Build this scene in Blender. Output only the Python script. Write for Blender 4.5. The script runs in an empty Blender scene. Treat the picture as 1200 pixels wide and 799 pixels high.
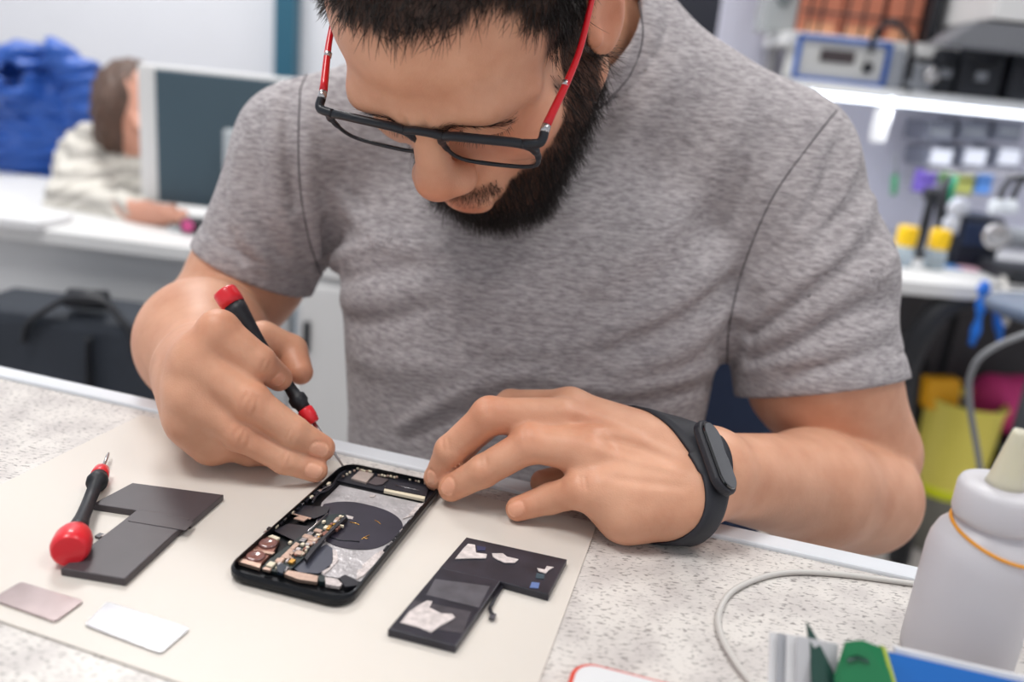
import bpy, bmesh, math, random
import numpy as np
from mathutils import Vector, Matrix
random.seed(7); RNG = np.random.default_rng(7)
PI = math.pi
T = 0.76                                  # height of the workbench top above the floor
# ------------------------------------------------------------------ camera model (used to measure positions)
F = 980.; TH = math.radians(16.95); RO = math.radians(5.7); CAMP = np.array([0, 0, T + .262])
_f = np.array([0, math.cos(TH), -math.sin(TH)]); _r = np.array([1., 0, 0]); _u = np.cross(_r, _f)
CR = math.cos(RO)*_r + math.sin(RO)*_u; CU = -math.sin(RO)*_r + math.cos(RO)*_u; CD = _f
def vray(px, py): return (px-600)/F*CR - (py-399.5)/F*CU + CD
def at(px, py, Y):
    v = vray(px, py); return CAMP + v*(Y/v[1])
def tab(px, py, z=0.):                    # point at height z above the bench top
    v = vray(px, py); return CAMP + v*((z-.262)/v[2])
def W(x, y, z): return np.array([x, y, z+T])
C = bpy.context.scene.collection
# ------------------------------------------------------------------ materials
def nt(name):
    m = bpy.data.materials.new(name); m.use_nodes = True
    n = m.node_tree; b = n.nodes['Principled BSDF']; return m, n, b
def lin(c):
    return tuple(((x/255.)/12.92 if x/255. <= .04045 else ((x/255.+.055)/1.055)**2.4) for x in c) + (1,)
def mat(name, rgb, rough=.5, metal=0., spec=.5, bump=0., bscale=200., trans=0., ior=1.45, emis=0., coat=0., var=0., vscale=30., sheen=0., alpha=1., sss=0.):
    m, n, b = nt(name); c = lin(rgb)
    b.inputs['Base Color'].default_value = c; b.inputs['Roughness'].default_value = rough
    b.inputs['Metallic'].default_value = metal; b.inputs['Specular IOR Level'].default_value = spec
    b.inputs['Transmission Weight'].default_value = trans; b.inputs['IOR'].default_value = ior
    b.inputs['Coat Weight'].default_value = coat; b.inputs['Sheen Weight'].default_value = sheen
    b.inputs['Alpha'].default_value = alpha
    if sss:
        b.inputs['Subsurface Weight'].default_value = sss; b.inputs['Subsurface Radius'].default_value = (.01, .01, .01); b.inputs['Subsurface Scale'].default_value = 1.
    if emis:
        b.inputs['Emission Color'].default_value = c; b.inputs['Emission Strength'].default_value = emis
    tc = n.nodes.new('ShaderNodeTexCoord')
    if var:
        z = n.nodes.new('ShaderNodeTexNoise'); z.inputs['Scale'].default_value = vscale; z.inputs['Detail'].default_value = 4
        n.links.new(tc.outputs['Object'], z.inputs['Vector'])
        mr = n.nodes.new('ShaderNodeMapRange'); mr.inputs[1].default_value = .3; mr.inputs[2].default_value = .7
        mr.inputs[3].default_value = 1-var; mr.inputs[4].default_value = 1+var
        n.links.new(z.outputs['Fac'], mr.inputs[0])
        mx = n.nodes.new('ShaderNodeVectorMath'); mx.operation = 'SCALE'; mx.inputs[0].default_value = c[:3]
        n.links.new(mr.outputs[0], mx.inputs['Scale']); n.links.new(mx.outputs[0], b.inputs['Base Color'])
    if bump:
        z = n.nodes.new('ShaderNodeTexNoise'); z.inputs['Scale'].default_value = bscale; z.inputs['Detail'].default_value = 3
        n.links.new(tc.outputs['Object'], z.inputs['Vector'])
        bp = n.nodes.new('ShaderNodeBump'); bp.inputs['Strength'].default_value = bump; bp.inputs['Distance'].default_value = .001
        n.links.new(z.outputs['Fac'], bp.inputs['Height']); n.links.new(bp.outputs[0], b.inputs['Normal'])
    return m
# ------------------------------------------------------------------ objects
def empty(name, loc, label=None, cat=None, group=None, rotz=0.):
    o = bpy.data.objects.new(name, None); C.objects.link(o); o.location = Vector(loc); o.rotation_euler = (0, 0, rotz)
    o.empty_display_size = .02
    return tag(o, label, cat, group)
def tag(o, label=None, cat=None, group=None, kind=None):
    if label: o['label'] = label
    if cat: o['category'] = cat
    if group: o['group'] = group
    if kind: o['kind'] = kind
    return o
def link(name, me, m=None, parent=None, smooth=False, label=None):
    o = bpy.data.objects.new(name, me); C.objects.link(o)
    if m is not None:
        for k in (m if isinstance(m, (list, tuple)) else [m]): me.materials.append(k)
    if smooth:
        me.shade_smooth()
    if parent is not None:
        o.parent = parent
        bpy.context.view_layer.update()
        o.matrix_parent_inverse = parent.matrix_world.inverted()
    if label: o['label'] = label
    return o
class MB:
    """collects shapes in world coordinates into one mesh"""
    def __init__(s): s.v = []; s.f = []; s.mi = []; s.sm = []; s.cur = 0
    def add(s, vs, fs, smooth=False):
        o = len(s.v); s.v += [tuple(map(float, v)) for v in vs]
        for f in fs: s.f.append(tuple(i+o for i in f)); s.mi.append(s.cur); s.sm.append(smooth)
        return s
    def m(s, i): s.cur = i; return s
    def frame(s, P, X=None, Y=None, Z=None): pass
    def box(s, c, size, ax=None, bev=0.):
        """c centre, size full sizes, ax 3x3 (rows are the axes)"""
        ax = np.eye(3) if ax is None else np.asarray(ax); c = np.asarray(c, float); h = np.asarray(size, float)/2
        if bev <= 0:
            vs = [c + ax[0]*h[0]*i + ax[1]*h[1]*j + ax[2]*h[2]*k for k in (-1, 1) for j in (-1, 1) for i in (-1, 1)]
            fs = [(0, 2, 3, 1), (4, 5, 7, 6), (0, 1, 5, 4), (2, 6, 7, 3), (0, 4, 6, 2), (1, 3, 7, 5)]
            return s.add(vs, fs)
        b = min(bev, *(h*.95)); bm = bmesh.new(); bmesh.ops.create_cube(bm, size=2.)
        for v in bm.verts: v.co = Vector((v.co.x*h[0], v.co.y*h[1], v.co.z*h[2]))
        bmesh.ops.bevel(bm, geom=bm.edges[:], offset=b, segments=2, affect='EDGES', profile=.5)
        vs = [c + ax.T @ np.array(v.co) for v in bm.verts]; fs = [tuple(v.index for v in f.verts) for f in bm.faces]
        bm.free(); return s.add(vs, fs)
    def prism(s, pts, z0, z1, ax=None, o=(0, 0, 0), bev=0.):
        """extrude the polygon pts (ccw, in ax[0], ax[1]) from z0 to z1 along ax[2]"""
        ax = np.eye(3) if ax is None else np.asarray(ax); o = np.asarray(o, float); n = len(pts)
        P = np.array(pts, float)
        def ring(q, z): return [o + ax[0]*p[0] + ax[1]*p[1] + ax[2]*z for p in q]
        def inset(q, d):
            a = np.roll(q, 1, 0); c = np.roll(q, -1, 0); e1 = q-a; e2 = c-q
            e1 /= np.linalg.norm(e1, axis=1)[:, None]+1e-12; e2 /= np.linalg.norm(e2, axis=1)[:, None]+1e-12
            n1 = np.stack([-e1[:, 1], e1[:, 0]], 1); n2 = np.stack([-e2[:, 1], e2[:, 0]], 1)
            k = n1+n2; k /= np.maximum((k*k).sum(1)[:, None]/2, .3); return q + k*d
        if bev > 0:
            I = inset(P, bev*1.0); J = inset(P, bev*.3)
            rings = [ring(I, z0), ring(J, z0+bev*.3), ring(P, z0+bev), ring(P, z1-bev), ring(J, z1-bev*.3), ring(I, z1)]
        else: rings = [ring(P, z0), ring(P, z1)]
        vs = [p for r_ in rings for p in r_]; fs = []
        for k in range(len(rings)-1):
            for i in range(n):
                j = (i+1) % n; fs.append((k*n+i, k*n+j, (k+1)*n+j, (k+1)*n+i))
        fs.append(tuple(range(n))[::-1]); fs.append(tuple((len(rings)-1)*n+i for i in range(n)))
        return s.add(vs, fs)
    def tube(s, pts, r, seg=10, caps=True, smooth=True, flat=None, closed=False):
        P = np.array(pts, float); n = len(P); R = np.full(n, r) if np.isscalar(r) else np.array(r, float)
        if closed: t = np.roll(P, -1, 0)-np.roll(P, 1, 0)
        else: t = np.gradient(P, axis=0)
        t /= np.linalg.norm(t, axis=1)[:, None]+1e-12
        up = np.array([0, 0, 1.]) if abs(t[0][2]) < .9 else np.array([1., 0, 0])
        a = np.cross(t[0], up); a /= np.linalg.norm(a); vs = []
        for i in range(n):
            a = a - t[i]*(a@t[i]); a /= np.linalg.norm(a); b = np.cross(t[i], a)
            for k in range(seg):
                w = 2*PI*k/seg; q = a*math.cos(w)*R[i] + b*math.sin(w)*R[i]*(flat or 1.)
                vs.append(P[i]+q)
        fs = []
        for i in range(n if closed else n-1):
            for k in range(seg):
                l = (k+1) % seg; i2 = (i+1) % n; fs.append((i*seg+k, i2*seg+k, i2*seg+l, i*seg+l)[::-1])
        if caps and not closed: fs.append(tuple(range(seg))[::-1]); fs.append(tuple((n-1)*seg+k for k in range(seg)))
        return s.add(vs, fs, smooth)
    def lathe(s, o, axis, prof, seg=32, smooth=True, a=None, start=0, cap=True):
        """prof: list of (r, h) along axis from o"""
        axis = np.asarray(axis, float); axis = axis/np.linalg.norm(axis); o = np.asarray(o, float)
        if a is None: a = np.cross(axis, [0, 0, 1.] if abs(axis[2]) < .9 else [1., 0, 0])
        a = a/np.linalg.norm(a); b = np.cross(axis, a); vs = []; fs = []
        for (r, h) in prof:
            for k in range(seg):
                w = 2*PI*(k+start)/seg; vs.append(o+axis*h+(a*math.cos(w)+b*math.sin(w))*r)
        for i in range(len(prof)-1):
            for k in range(seg):
                l = (k+1) % seg; fs.append((i*seg+k, i*seg+l, (i+1)*seg+l, (i+1)*seg+k))
        if cap: fs.append(tuple(range(seg))[::-1]); fs.append(tuple((len(prof)-1)*seg+k for k in range(seg)))
        return s.add(vs, fs, smooth)
    def sph(s, c, r, seg=20, ax=None):
        ax = np.eye(3) if ax is None else np.asarray(ax); r = np.ones(3)*r if np.isscalar(r) else np.array(r)
        vs = []; fs = []; n = seg//2
        for i in range(n+1):
            for k in range(seg):
                th = PI*(i)/n; w = 2*PI*k/seg
                q = np.array([math.sin(th)*math.cos(w), math.sin(th)*math.sin(w), -math.cos(th)])*r
                vs.append(np.asarray(c)+ax.T@q)
        for i in range(n):
            for k in range(seg):
                l = (k+1) % seg; fs.append((i*seg+k, i*seg+l, (i+1)*seg+l, (i+1)*seg+k))
        return s.add(vs, fs, True)
    def grid(s, fn, nu, nv, smooth=True):
        vs = [fn(i/nu, j/nv) for j in range(nv+1) for i in range(nu+1)]
        fs = [(j*(nu+1)+i, j*(nu+1)+i+1, (j+1)*(nu+1)+i+1, (j+1)*(nu+1)+i) for j in range(nv) for i in range(nu)]
        return s.add(vs, fs, smooth)
    def build(s, name, m=None, parent=None, bevel=0., label=None, solid=0., merge=False, sub=0):
        me = bpy.data.meshes.new(name); me.from_pydata(s.v, [], s.f)
        me.polygons.foreach_set('material_index', s.mi); me.polygons.foreach_set('use_smooth', s.sm)
        bm = bmesh.new(); bm.from_mesh(me)
        bmesh.ops.remove_doubles(bm, verts=bm.verts[:], dist=1e-6)
        if not solid: bmesh.ops.recalc_face_normals(bm, faces=bm.faces[:])
        bm.to_mesh(me); bm.free(); me.update()
        o = link(name, me, m, parent, label=label)
        if bevel:
            b = o.modifiers.new('b', 'BEVEL'); b.width = bevel; b.segments = 2; b.limit_method = 'ANGLE'; b.angle_limit = .6
        if solid:
            b = o.modifiers.new('s', 'SOLIDIFY'); b.thickness = solid; b.offset = -1
        if sub:
            b = o.modifiers.new('u', 'SUBSURF'); b.levels = sub; b.render_levels = sub
        return o
def axes(zx, up=(0, 0, 1)):
    """frame whose x axis is zx, z axis near up"""
    x = np.asarray(zx, float); x = x/np.linalg.norm(x); z = np.asarray(up, float); z = z-x*(z@x); z /= np.linalg.norm(z)
    return np.array([x, np.cross(z, x), z])
def rrect(w, h, r, n=5, cx=0., cy=0.):
    out = []
    for (sx, sy, a0) in ((1, 1, 0), (-1, 1, 90), (-1, -1, 180), (1, -1, 270)):
        for k in range(n+1):
            a = math.radians(a0+90*k/n); out.append((cx+sx*(w/2-r)+r*math.cos(a), cy+sy*(h/2-r)+r*math.sin(a)))
    return out
def spline(pts, n=8):
    P = np.array(pts, float); out = []
    Q = np.vstack([2*P[0]-P[1], P, 2*P[-1]-P[-2]])
    for i in range(1, len(Q)-2):
        for k in range(n):
            t = k/n; a, b, c, d = Q[i-1], Q[i], Q[i+1], Q[i+2]
            out.append(.5*((2*b)+(-a+c)*t+(2*a-5*b+4*c-d)*t*t+(-a+3*b-3*c+d)*t**3))
    out.append(P[-1]); return np.array(out)
# ------------------------------------------------------------------ signed-distance sculpting
class Sdf:
    def __init__(s): s.ops = []
    def _add(s, op, fn, c, rad, k): s.ops.append((op, fn, np.asarray(c, float), float(rad), k)); return s
    def cone(s, a, b, ra, rb, k=.01, op='add'):
        a = np.asarray(a, float); b = np.asarray(b, float); ba = b-a; L = ba@ba
        def fn(p):
            t = np.clip(((p-a)@ba)/L, 0, 1); return np.linalg.norm(p-a-t[:, None]*ba, axis=1)-(ra+(rb-ra)*t)
        return s._add(op, fn, (a+b)/2, math.sqrt(L)/2+max(ra, rb), k)
    def ell(s, c, r, M=None, k=.01, op='add'):
        c = np.asarray(c, float); r = np.ones(3)*r if np.isscalar(r) else np.asarray(r, float); M = np.eye(3) if M is None else M
        def fn(p):
            q = (p-c)@M; k0 = np.linalg.norm(q/r, axis=1); k1 = np.linalg.norm(q/(r*r), axis=1)+1e-9
            return k0*(k0-1)/k1
        return s._add(op, fn, c, r.max(), k)
    def loft(s, rows, k=.02, e=2.4, op='add'):
        """rows (z, cx, cy, a, b): stacked superellipse sections"""
        R = np.array(rows, float); zs = R[:, 0]; c = np.array([R[:, 1].mean(), R[:, 2].mean(), (zs[0]+zs[-1])/2])
        def fn(p):
            z = np.clip(p[:, 2], zs[0], zs[-1]); cx, cy, a, b = (np.interp(z, zs, R[:, i]) for i in (1, 2, 3, 4))
            x = np.abs(p[:, 0]-cx)/a; y = np.abs(p[:, 1]-cy)/b
            d = ((x**e+y**e)**(1/e)-1)*np.minimum(a, b)
            dz = np.abs(p[:, 2]-z); return np.where(dz > 0, np.sqrt(np.maximum(d, 0)**2+dz**2), d)
        return s._add(op, fn, c, max(R[:, 3].max(), (zs[-1]-zs[0])/2)*1.5, k)
    def stroke(s, pts, w, amp):
        """raise (amp > 0) or press in a soft line along a polyline on the surface"""
        P = np.array(pts, float); c = P.mean(0); rad = np.linalg.norm(P-c, axis=1).max()+w*2.5
        n = len(P); prof = np.sin(np.linspace(.12, 1, n)*PI*.9)**.5 if n > 2 else np.ones(n)
        def fn(p):
            best = np.full(len(p), 1e9); am = np.zeros(len(p))
            for i in range(n-1):
                a, b = P[i], P[i+1]; ba = b-a; t = np.clip(((p-a)@ba)/(ba@ba+1e-12), 0, 1)
                d = np.linalg.norm(p-a-t[:, None]*ba, axis=1); m_ = d < best
                best = np.where(m_, d, best); am = np.where(m_, prof[i]+(prof[i+1]-prof[i])*t, am)
            return amp*am*np.exp(-(best/w)**2)
        return s._add('disp', fn, c, rad, 0)
    def func(s, op, fn, c, rad, k=0): return s._add(op, fn, c, rad, k)
    def ev(s, p, c=None, br=None, band=.01):
        d = np.full(len(p), 1.)
        for (op, fn, pc, rad, k) in s.ops:
            if c is not None:
                if math.dist(c, pc)-rad-br > (1.6*k+band+.002 if op == 'add' else k): continue
            e = fn(p)
            if op == 'add':
                if k > 0:
                    h = np.maximum(k-np.abs(d-e), 0)/k; d = np.minimum(d, e)-h*h*k*.25
                else: d = np.minimum(d, e)
            elif op == 'sub':
                e = -e
                if k > 0:
                    h = np.maximum(k-np.abs(d-e), 0)/k; d = np.maximum(d, e)+h*h*k*.25
                else: d = np.maximum(d, e)
            elif op == 'disp': d = d-e
        return d
    def cast(s, px, py, tmax=1.2):
        v = vray(px, py); v = v/np.linalg.norm(v); t = .25
        if getattr(s, '_n', 0) != len(s.ops):
            s._n = len(s.ops); s._c = np.array([o[2] for o in s.ops]); s._r = np.array([o[3]+1.6*o[4]+.012 for o in s.ops]); s._a = np.array([o[0] == 'add' for o in s.ops])
        for _ in range(120):
            p = CAMP+v*t; lb = np.linalg.norm(s._c-p, axis=1)-s._r; far = lb > 0
            lo = lb[far & s._a].min() if (far & s._a).any() else 1.
            if far[s._a].all(): d = lo+.012
            else: d = min(s.ev(p[None], p, 0., .01)[0], lo+.012)
            if d < 2e-4: return p
            t += max(d*.85, 2e-4)
            if t > tmax: break
        return None
    def castline(s, pts, n=5):
        q = spline([(a, b, 0) for a, b in pts], n) if len(pts) > 2 else np.array([(a, b, 0) for a, b in pts], float)
        out = [s.cast(a[0], a[1]) for a in q]; out = [o for o in out if o is not None]
        if len(out) < 2: return None
        # break where the line jumps over an edge
        keep = [out[0]]
        for o in out[1:]:
            if np.linalg.norm(o-keep[-1]) < .06: keep.append(o)
        return keep if len(keep) > 1 else None
    def mesh(s, lo, hi, h, post=None, shell=None):
        """sparse surface nets; shell: function(p, d) -> d applied last"""
        ev = s.ev if shell is None else (lambda p, c=None, br=None, band=.01: shell(p, s.ev(p, c, br, band)))
        lo = np.asarray(lo, float); B = 8; n = np.ceil((np.asarray(hi)-lo)/(h*B*4)).astype(int)
        g = np.stack(np.meshgrid(*[np.arange(k) for k in n], indexing='ij'), -1).reshape(-1, 3)
        big = []
        cc = lo+(g+.5)*h*B*4; d = ev(cc); big = g[np.abs(d) < h*B*4*.95+.012]
        o = np.stack(np.meshgrid(*[np.arange(4)]*3, indexing='ij'), -1).reshape(-1, 3)
        sm = (big[:, None]*4+o).reshape(-1, 3); d = np.concatenate([ev(lo+(q+.5)*h*B, None) for q in np.array_split(sm, max(1, len(sm)//20000))])
        sm = sm[np.abs(d) < h*B*1.0+.006]
        L = np.stack(np.meshgrid(*[np.arange(B+1)]*3, indexing='ij'), -1).reshape(-1, 3)
        N = (n*4*B+2).astype(np.int64)
        def cid(q): return (q[..., 0]*N[1]+q[..., 1])*N[2]+q[..., 2]
        V = []; VI = []; Q = []; S = []
        corner = [(i, j, k) for i in (0, 1) for j in (0, 1) for k in (0, 1)]
        edges = [(a, b) for a in range(8) for b in range(8) if a < b and sum(x != y for x, y in zip(corner[a], corner[b])) == 1]
        for q in sm:
            b0 = q*B; p = lo+(b0+L)*h; d = ev(p, lo+(b0+B/2)*h, h*B*.87, h*2).reshape(B+1, B+1, B+1)
            if d.min() > 0 or d.max() < 0: continue
            cv = np.stack([d[i:B+i, j:B+j, k:B+k] for i, j, k in corner], -1); neg = cv < 0
            act = np.argwhere(neg.any(-1) & ~neg.all(-1)); c8 = cv[act[:, 0], act[:, 1], act[:, 2]]
            acc = np.zeros((len(act), 3)); cnt = np.zeros(len(act))
            for a, b in edges:
                x, y = c8[:, a], c8[:, b]; m_ = (x < 0) != (y < 0); t = np.where(m_, x/np.where(m_, x-y, 1), 0)
                pa = np.array(corner[a], float); pb = np.array(corner[b], float)
                acc += np.where(m_[:, None], pa+t[:, None]*(pb-pa), 0); cnt += m_
            V.append(lo+(b0+act+acc/cnt[:, None])*h); VI.append(cid(b0+act))
            for ax in range(3):
                dd = np.moveaxis(d, ax, 0); a, b = dd[:-1], dd[1:]
                x = np.argwhere((a < 0) != (b < 0)); sg = a[x[:, 0], x[:, 1], x[:, 2]] < 0
                idx = np.zeros_like(x); others = [i for i in range(3) if i != ax]
                idx[:, ax] = x[:, 0]; idx[:, others[0]] = x[:, 1]; idx[:, others[1]] = x[:, 2]
                ok = (idx[:, others[0]] < B) & (idx[:, others[1]] < B); idx = idx[ok]+b0; sg = sg[ok]
                u = np.zeros(3, int); w = np.zeros(3, int); u[(ax+1) % 3] = 1; w[(ax+2) % 3] = 1
                Q.append(np.stack([cid(idx-u-w), cid(idx-w), cid(idx), cid(idx-u)], 1)); S.append(sg)
        V = np.concatenate(V); VI = np.concatenate(VI); Q = np.concatenate(Q); S = np.concatenate(S)
        od = np.argsort(VI); V = V[od]; VI = VI[od]
        f = np.searchsorted(VI, Q); f = np.clip(f, 0, len(VI)-1); ok = (VI[f] == Q).all(1); f = f[ok]; S = S[ok]
        f[~S] = f[~S][:, ::-1]
        return V, f
def np_mesh(name, V, Fq):
    me = bpy.data.meshes.new(name); me.vertices.add(len(V)); me.vertices.foreach_set('co', V.astype(np.float32).ravel())
    n, k = Fq.shape; me.loops.add(n*k); me.loops.foreach_set('vertex_index', Fq.astype(np.int32).ravel())
    me.polygons.add(n); me.polygons.foreach_set('loop_start', np.arange(0, n*k, k, dtype=np.int32))
    me.polygons.foreach_set('loop_total', np.full(n, k, dtype=np.int32))
    me.update(calc_edges=True); me.shade_smooth(); return me
def set_col(me, name, A):
    a = me.attributes.new(name, 'FLOAT_COLOR', 'POINT')
    A4 = np.concatenate([A, np.ones((len(A), 1))], 1).astype(np.float32); a.data.foreach_set('color', A4.ravel())
def relax(V, Fq, it=1, lam=.5):
    e = np.concatenate([Fq[:, [0, 1]], Fq[:, [1, 2]], Fq[:, [2, 3]], Fq[:, [3, 0]]]); n = len(V)
    for _ in range(it):
        acc = np.zeros_like(V); cnt = np.zeros(n)
        for a, b in ((0, 1), (1, 0)):
            for c in range(3): acc[:, c] += np.bincount(e[:, a], V[e[:, b], c], n)
            cnt += np.bincount(e[:, a], minlength=n)
        V = V+(acc/np.maximum(cnt, 1)[:, None]-V)*lam
    return V

def cached(name, fn): return fn()
# ================================================================== the technician's body
def rotm(a, b, c):
    ca, sa, cb, sb, cc, sc = math.cos(a), math.sin(a), math.cos(b), math.sin(b), math.cos(c), math.sin(c)
    return np.array([[ca, -sa, 0], [sa, ca, 0], [0, 0, 1]])@np.array([[1, 0, 0], [0, cb, -sb], [0, sb, cb]])@np.array([[cc, 0, sc], [0, 1, 0], [-sc, 0, cc]])
HM = rotm(math.radians(-20), math.radians(54.7), math.radians(.2)); HP = W(-.0413, .5835, .302)
def hd(x, y, z): return HM@np.array([x, y, z])+HP
def hl(p): return (p-HP)@HM
body = Sdf()
B_ = body
SR0 = at(350, 176, .735); SL0 = at(925, 198, .735)
# torso core and pelvis (under the clothes)
B_.loft([(T-.30, .03, .76, .15, .10), (T-.1, .02, .73, .14, .09), (T+.05, .018, .735, .145, .085), (T+.15, .012, .755, .15, .075), (T+.21, .01, .77, .10, .055)], k=.02)
NB = at(672, 52, .76)
B_.cone(hd(0, .035, -.055), NB, .054, .058, k=.03); B_.cone(NB, W(.01, .77, .15), .058, .07, k=.03)
B_.cone(NB, SL0, .045, .036, k=.03); B_.cone(NB, SR0, .045, .036, k=.03)
# head
def E(x, y, z, rx, ry, rz, k=.012, op='add', R=None): B_.ell(hd(x, y, z), (rx, ry, rz), HM if R is None else HM@R, k, op)
def K(a, b, ra, rb, k=.01, op='add'): B_.cone(hd(*a), hd(*b), ra, rb, k, op)
E(0, .018, .052, .076, .096, .086, k=.03)
E(0, -.025, .050, .069, .072, .062, k=.02)
E(0, -.020, -.048, .061, .067, .066, k=.03)
E(0, -.070, -.098, .028, .024, .026, k=.025)
for sx in (1, -1):
    K((sx*.062, .004, -.048), (sx*.030, -.066, -.098), .016, .016, k=.02)
    E(sx*.040, -.055, -.018, .026, .028, .026, k=.02)
    K((sx*.012, -.0925, .025), (sx*.038, -.084, .028), .0090, .0088, k=.014); K((sx*.038, -.084, .028), (sx*.056, -.062, .018), .0088, .006, k=.020)
E(0, -.086, -.055, .026, .014, .022, k=.018)
for sx in (1, -1):
    E(sx*.033, -.102, .009, .018, .012, .008, k=.016, op='sub')
for sx in (1, -1):
    E(sx*.032, -.0765, .0100, .017, .0135, .0125, k=.008)
    K((sx*.022, -.0885, .0065), (sx*.043, -.083, .0075), .0022, .0018, k=.006)
# nose
K((0, -.088, .026), (0, -.109, -.015), .0095, .0120, k=.014)
E(0, -.1125, -.0215, .0145, .0120, .0120, k=.008)
for sx in (1, -1): E(sx*.0135, -.1030, -.0275, .0090, .0105, .0092, k=.009)
for sx in (1, -1): E(sx*.0070, -.107, -.0375, .0042, .0060, .0035, k=.003, op='sub')
# mouth
E(0, -.098, -.064, .021, .007, .0055, k=.006)
E(0, -.096, -.074, .018, .008, .0065, k=.005)
K((-.020, -.1045, -.0685), (.020, -.1045, -.0685), .0012, .0012, k=.003, op='sub')
# frown lines between the brows
body.stroke([hd(.006, -.103, .026), hd(.007, -.104, .045)], .0025, -.0016)
body.stroke([hd(-.007, -.103, .026), hd(-.008, -.104, .042)], .0025, -.0014)
body.stroke([hd(-.03, -.096, .066), hd(0, -.100, .064), hd(.03, -.096, .066)], .003, -.0005)
# ears
for sx in (1, -1):
    R = rotm(math.radians(sx*-22), 0, 0)
    E(sx*.081, .010, -.002, .006, .019, .031, k=.006, R=R)
    E(sx*.0865, .006, .000, .005, .011, .020, k=.004, op='sub', R=R)
    K((sx*.084, .026, .008), (sx*.084, .012, .026), .0032, .0032, k=.003)
    K((sx*.084, .026, .008), (sx*.080, .008, -.026), .0032, .0045, k=.003)
    E(sx*.078, -.004, -.006, .005, .005, .007, k=.004)
# ---- right arm (holds the screwdriver), shoulder, elbow, wrist
SR = at(350, 176, .73); ER = at(248, 385, .73); WR = at(243, 436, .545)
body.cone(SR, at(292, 320, .735), .044, .047, k=.02); body.cone(at(292, 320, .735), ER, .047, .047, k=.02)
body.cone(ER, at(238, 402, .64), .050, .046, k=.01); body.cone(at(238, 402, .64), WR, .046, .029, k=.03)
# ---- left arm (rests on the bench)
SL = at(925, 198, .73); EL = at(1012, 560, .67); WL = tab(838, 556, .034)
body.cone(SL, at(962, 440, .68), .046, .058, k=.02); body.cone(at(962, 440, .68), at(1014, 530, .675), .058, .046, k=.02)
body.cone(at(1010, 582, .640), at(950, 572, .588), .048, .042, k=.004); body.cone(at(950, 572, .588), WL, .042, .027, k=.02)
WRB = (WL, WR)
def finger(js, rs, kb=.007, kk=.0025):
    for i in range(len(js)-1): body.cone(js[i], js[i+1], rs[i], rs[i+1], k=kb if i == 0 else kk)
# left hand: palm
mI, mM, mR, mP = tab(668, 478, .060), tab(668, 496, .056), tab(690, 528, .046), tab(706, 573, .030)
for q, r0, r1 in ((mI, .024, .013), (mM, .024, .0130), (mR, .024, .0125), (mP, .024, .0125)): body.cone(WL+(q-WL)*.08, q, r0, r1, k=.012)
body.cone(tab(800, 590, .025), tab(735, 598, .020), .024, .018, k=.015)
body.cone(tab(735, 598, .020), mP, .018, .013, k=.012)
body.ell((mM+mP+WL)/3+np.array([0, 0, -.006]), (.04, .034, .014), k=.02)
finger([mI, tab(598, 474, .050), tab(545, 520, .030), tab(512, 558, .012)], [.0125, .0105, .0095, .0080])      # index, behind
fm = [tab(655, 490, .060), tab(574, 487, .060), tab(528, 528, .034), tab(512, 560, .012)]
finger(fm, [.0135, .0115, .0103, .0084])
fr = [tab(690, 530, .049), tab(622, 520, .049), tab(566, 552, .029), tab(529, 572, .0125)]
finger(fr, [.0135, .0114, .0103, .0086])
fp = [tab(700, 577, .031), tab(682, 574, .030), tab(645, 584, .018), tab(607, 596, .0095)]
finger(fp, [.0120, .0108, .0096, .0078])
ft = [tab(770, 550, .022), tab(705, 550, .018), tab(668, 560, .012), tab(636, 565, .009)]
finger(ft, [.017, .0130, .0105, .0085])
for q, r in ((fm[1], .0118), (fr[1], .0117), (fp[1], .0110)): body.ell(q, r, k=.004)
# right hand
nI, nM, nR, nP = tab(236, 412, .080), tab(226, 424, .074), tab(222, 460, .056), tab(228, 494, .036)
for q, r1 in ((nI, .0125), (nM, .0125), (nR, .0125), (nP, .0125)): body.cone(WR+(q-WR)*.1, q, .027, r1, k=.018)
body.ell((nM+nP+tab(290, 450, .05)+WR)/4, (.026, .03, .024), k=.02)
body.cone(nP, tab(250, 520, .020), .015, .013, k=.012); body.cone(tab(230, 492, .03), tab(248, 510, .022), .017, .014, k=.015)
gi = [tab(236, 410, .084), tab(256, 388, .096), tab(303, 424, .078), tab(327, 443, .061)]
gm = [tab(228, 426, .076), tab(294, 470, .056), tab(343, 506, .036), tab(377, 525, .0230)]
gr = [tab(222, 464, .056), tab(282, 508, .034), tab(334, 538, .0185), tab(370, 551, .0105)]
gp = [tab(228, 494, .036), tab(262, 520, .022), tab(292, 530, .013), tab(316, 534, .0085)]
finger(gi, [.0130, .0128, .0108, .0088]); finger(gm, [.0130, .0114, .0104, .0088]); finger(gr, [.0125, .0106, .0094, .0078]); finger(gp, [.0125, .0100, .0088, .0072])
gt = [tab(262, 440, .046), tab(308, 398, .066), tab(341, 411, .058), tab(352, 436, .048)]
finger(gt, [.018, .0135, .0120, .0092], kb=.012)
for q, r in ((gi[1], .0130), (gm[1], .0117), (gr[1], .0109)): body.ell(q, r, k=.004)
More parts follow.
